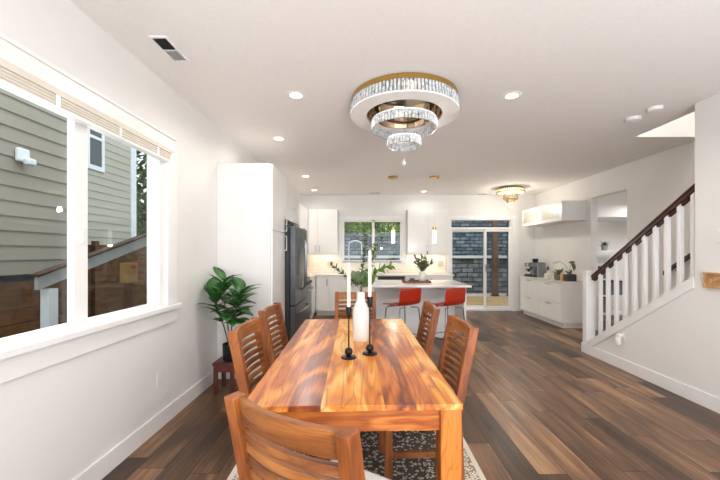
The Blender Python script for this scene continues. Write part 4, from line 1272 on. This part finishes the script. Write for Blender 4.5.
# ------------------------------------------------------------------ outside, left
def siding(bm, x, y0, y1, z0, z1, pitch=0.168, th=0.015, boards=None):
    z = z0
    while z < z1:
        zt = min(z+pitch, z1)
        prism(bm, [(x, z), (x+th, z), (x+0.002, zt), (x, zt)], 'y', y0, y1)
        z += pitch
def box_back(bm, x0, x1, y0, y1, z0, z1): box(bm, x0, x1, y0, y1, z0, z1)
t = thing('neighbour_house', 'sage grey lap sided neighbouring house outside the left window', 'house')
bm = bm_new(); siding(bm, -4.0, -2.5, 4.75, 1.12, 5.4); box(bm, -6.5, -4.0, -2.5, 4.75, 1.12, 5.4)
obj('near_wall', bm, M['siding'], t)
bm = bm_new(); siding(bm, -5.9, 4.75, 8.75, 1.55, 5.6, 0.168); box(bm, -6.5, -5.9, 4.75, 8.75, 1.55, 5.6)
obj('far_wall', bm, M['siding2'], t)
bm = bm_new(); box(bm, -6.5, -5.87, 8.70, 8.9, 1.5, 5.6)
obj('corner_board', bm, M['ext_white'], t)
bm = bm_new(); box(bm, -6.5, -4.01, -2.5, 4.70, -0.3, 1.119); box(bm, -6.5, -5.95, 4.70, 8.70, -0.3, 1.549)
obj('foundation', bm, M['siding_dark'], t)
wf = bm_new()
for (a, b, c, d2_) in ((7.30, 7.80, 4.05, 4.18), (7.30, 7.80, 3.18, 3.28), (7.30, 7.38, 3.28, 4.05), (7.72, 7.80, 3.28, 4.05), (7.38, 7.72, 3.86, 3.92)):
    box(wf, -5.885, -5.86, a, b, c, d2_)
wf = obj('window_frame', wf, M['ext_white'], t)
obj('pane', B(-5.885, -5.875, 7.38, 7.72, 3.28, 4.05), M['siding_dark'], wf)

t = thing('security_light', 'white security light mounted on the neighbouring grey siding', 'light')
bm = bm_new(); box(bm, -3.986, -3.93, 3.93, 4.07, 2.42, 2.58); obj('housing', bm, M['ext_white'], t, bevel=0.02)
bm = bm_new(); box(bm, -3.93, -3.86, 3.97, 4.08, 2.39, 2.47); obj('lamp_head', bm, M['ext_white'], t, bevel=0.02)

t = thing('board_fence', 'low brown board fence below the neighbouring grey siding', 'fence')
bm = bm_new(); z = -0.28
while z < 1.05:
    box(bm, -3.72, -3.70, -1.5, 4.6, z, z+0.14); z += 0.15
obj('board_panel', bm, M['brown_fence'], t)
for y in (-1.2, 0.6, 2.2, 3.3, 4.5):
    obj('post', B(-3.70, -3.62, y-0.05, y+0.05, -0.3, 1.10), M['brown_fence'], t)
t = thing('board_fence', 'taller dark board fence seen through the right pane, below the rail', 'fence')
bm = bm_new(); z = -0.28
while z < 1.5:
    box(bm, -5.2, -5.18, 4.8, 11.0, z, z+0.14); z += 0.15
obj('board_panel', bm, M['brown_fence'], t)
for y in (4.7, 6.6, 8.5, 10.4):
    obj('post', B(-5.18, -5.1, y-0.05, y+0.05, -0.3, 1.60), M['brown_fence'], t)
t = thing('utility_box', 'tan utility box on a post outside the right window pane', 'box', (-3.1, 4.55, 0))
obj('case', B(-0.06, 0.06, -0.09, 0.09, 0.98, 1.24), M['box_tan'], t, bevel=0.006)
obj('red_mark', B(0.061, 0.064, -0.04, 0.05, 1.17, 1.205), M['red'], t)
obj('post', B(-0.04, 0.04, -0.04, 0.04, -0.3, 0.978), M['brown_fence'], t)

t = thing('outdoor_stair_rail', 'sloping grey metal rail on white post outside the left window', 'railing')
bm = bm_new()
prism(bm, [(3.16, 1.03), (5.4, 1.66), (5.4, 1.80), (3.16, 1.15)], 'x', -3.02, -2.98)
obj('rail_board', bm, M['metal_grey'], t)
bm = bm_new(); prism(bm, [(3.14, 1.152), (5.4, 1.802), (5.4, 1.82), (3.14, 1.172)], 'x', -3.05, -2.95)
obj('top_rail', bm, M['post_brown'], t)
obj('post', B(-3.04, -2.96, 3.24, 3.34, -0.3, 1.03), M['ext_white'], t)
obj('post', B(-3.04, -2.96, 5.2, 5.3, -0.3, 1.6), M['ext_white'], t)

def leaf_cloud(name, label, cat, c, size, n, mt, L, seed, kind='stuff'):
    rnd = random.Random(seed); bm = bm_new()
    for k in range(n):
        while True:
            p = Vector((rnd.uniform(-1, 1), rnd.uniform(-1, 1), rnd.uniform(-1, 1)))
            if p.length < 1: break
        p = Vector((p.x*size[0], p.y*size[1], p.z*size[2]))
        dv = Vector((rnd.uniform(-1, 1), rnd.uniform(-1, 1), rnd.uniform(-1, 0.6)))
        add_leaf(bm, p, dv, (rnd.uniform(-1, 1), rnd.uniform(-1, 1), 1), L*rnd.uniform(0.6, 1.3), L*0.6, 0.2, n=2)
    return bm
t = thing('evergreen_tree', 'green tree beyond the corner of the neighbouring house', 'tree', (-6.3, 11.5, -0.3))
bm = bm_new(); tube(bm, [(0, 0, 0), (0.05, 0, 2), (0, 0, 5)], [0.16, 0.13, 0.05], 10); obj('trunk', bm, M['post_brown'], t, smooth=True)
obj('foliage', (lambda b: ([setattr(v, 'co', v.co + Vector((0, 0, 4.0))) for v in b.verts], b)[1])(leaf_cloud('', '', '', None, (1.7, 1.5, 3.3), 1800, 'tree', 0.3, 21)), M['tree'], t)

bm = bm_new(); box(bm, -12, -1.76, -4, 16, -0.4, -0.3); struct('ground_side', bm, M['soil_out'])
# ------------------------------------------------------------------ outside, back
bm = bm_new(); box(bm, -1.76, 10, 8.31, 13.4, -0.2, -0.1); struct('ground_patio', bm, M['patio'])
t = thing('retaining_wall', 'stepped stone block retaining wall behind the house', 'wall')
obj('lower_wall', B(-6, 9.5, 12.6, 13.2, -0.1, 1.18), M['stone_grey'], t)
obj('cap_course', B(-6, 9.5, 12.5, 13.5, 1.18, 1.27), M['cap'], t)
obj('upper_wall', B(-6, 9.5, 13.5, 14.2, 1.27, 3.1), M['stone_blue'], t)
obj('cap_course', B(-6, 9.5, 13.45, 14.3, 3.1, 3.2), M['cap'], t)
for x, lab in ((4.48, 'brown wooden patio post seen through the sliding door panel, left one'), (5.02, 'brown wooden patio post by the right edge of the sliding door')):
    t = thing('patio_post', lab, 'post', (x, 11.8, -0.1), group='brown patio posts behind the sliding door')
    obj('shaft', B(-0.09, 0.09, -0.09, 0.09, 0.0, 3.6), M['post_brown'], t, bevel=0.006)
    obj('base_plate', B(-0.12, 0.12, -0.12, 0.12, 0.0, 0.03), M['black'], t)
bm = bm_new()
for k in range(21):
    box(bm, 0.5, 8.0, 8.32+k*0.15, 8.32+k*0.15+0.143, -0.0995, -0.07)
tag(obj('patio_deck', bm, M['deck']), 'ochre timber deck just outside the sliding patio door', 'deck')
# ivy
bm = leaf_cloud('', '', '', None, (1.7, 0.25, 0.75), 3600, 'ivy', 0.12, 31)
o = obj('ivy', bm, M['ivy'], loc=(0.4, 13.1, 2.75)); tag(o, 'green ivy hanging over the stone wall outside the kitchen window', 'ivy', kind='stuff')
bm = leaf_cloud('', '', '', None, (7.0, 1.0, 1.1), 5200, 'tree', 0.26, 33)
o = obj('hedge', bm, M['tree'], loc=(2.0, 15.4, 4.0)); tag(o, 'green hedge above the stone retaining wall', 'hedge', kind='stuff')
bm = bm_new(); box(bm, -14, 14, 14.3, 22, -0.4, 3.05); struct('ground_bank', bm, M['soil_out'])
t = thing('garden_arch', 'small grey garden arch outside the left part of kitchen window', 'arch', (-0.30, 11.8, -0.1))
bm = bm_new()
pts = [(-0.22, 0, 0), (-0.22, 0, 1.75)] + [(-0.22*math.cos(a), 0, 1.75+0.14*math.sin(a)) for a in (0.5, 1.0, PI/2, 2.1, 2.6)] + [(0.22, 0, 1.75), (0.22, 0, 0)]
tube(bm, pts, 0.022, 8); obj('frame', bm, M['metal_grey'], t, smooth=True)
bm = bm_new()
for z in (0.4, 0.8, 1.2): tube(bm, [(-0.22, 0, z), (0.22, 0, z)], 0.012, 6)
obj('crossbar', bm, M['ext_white'], t, smooth=True)
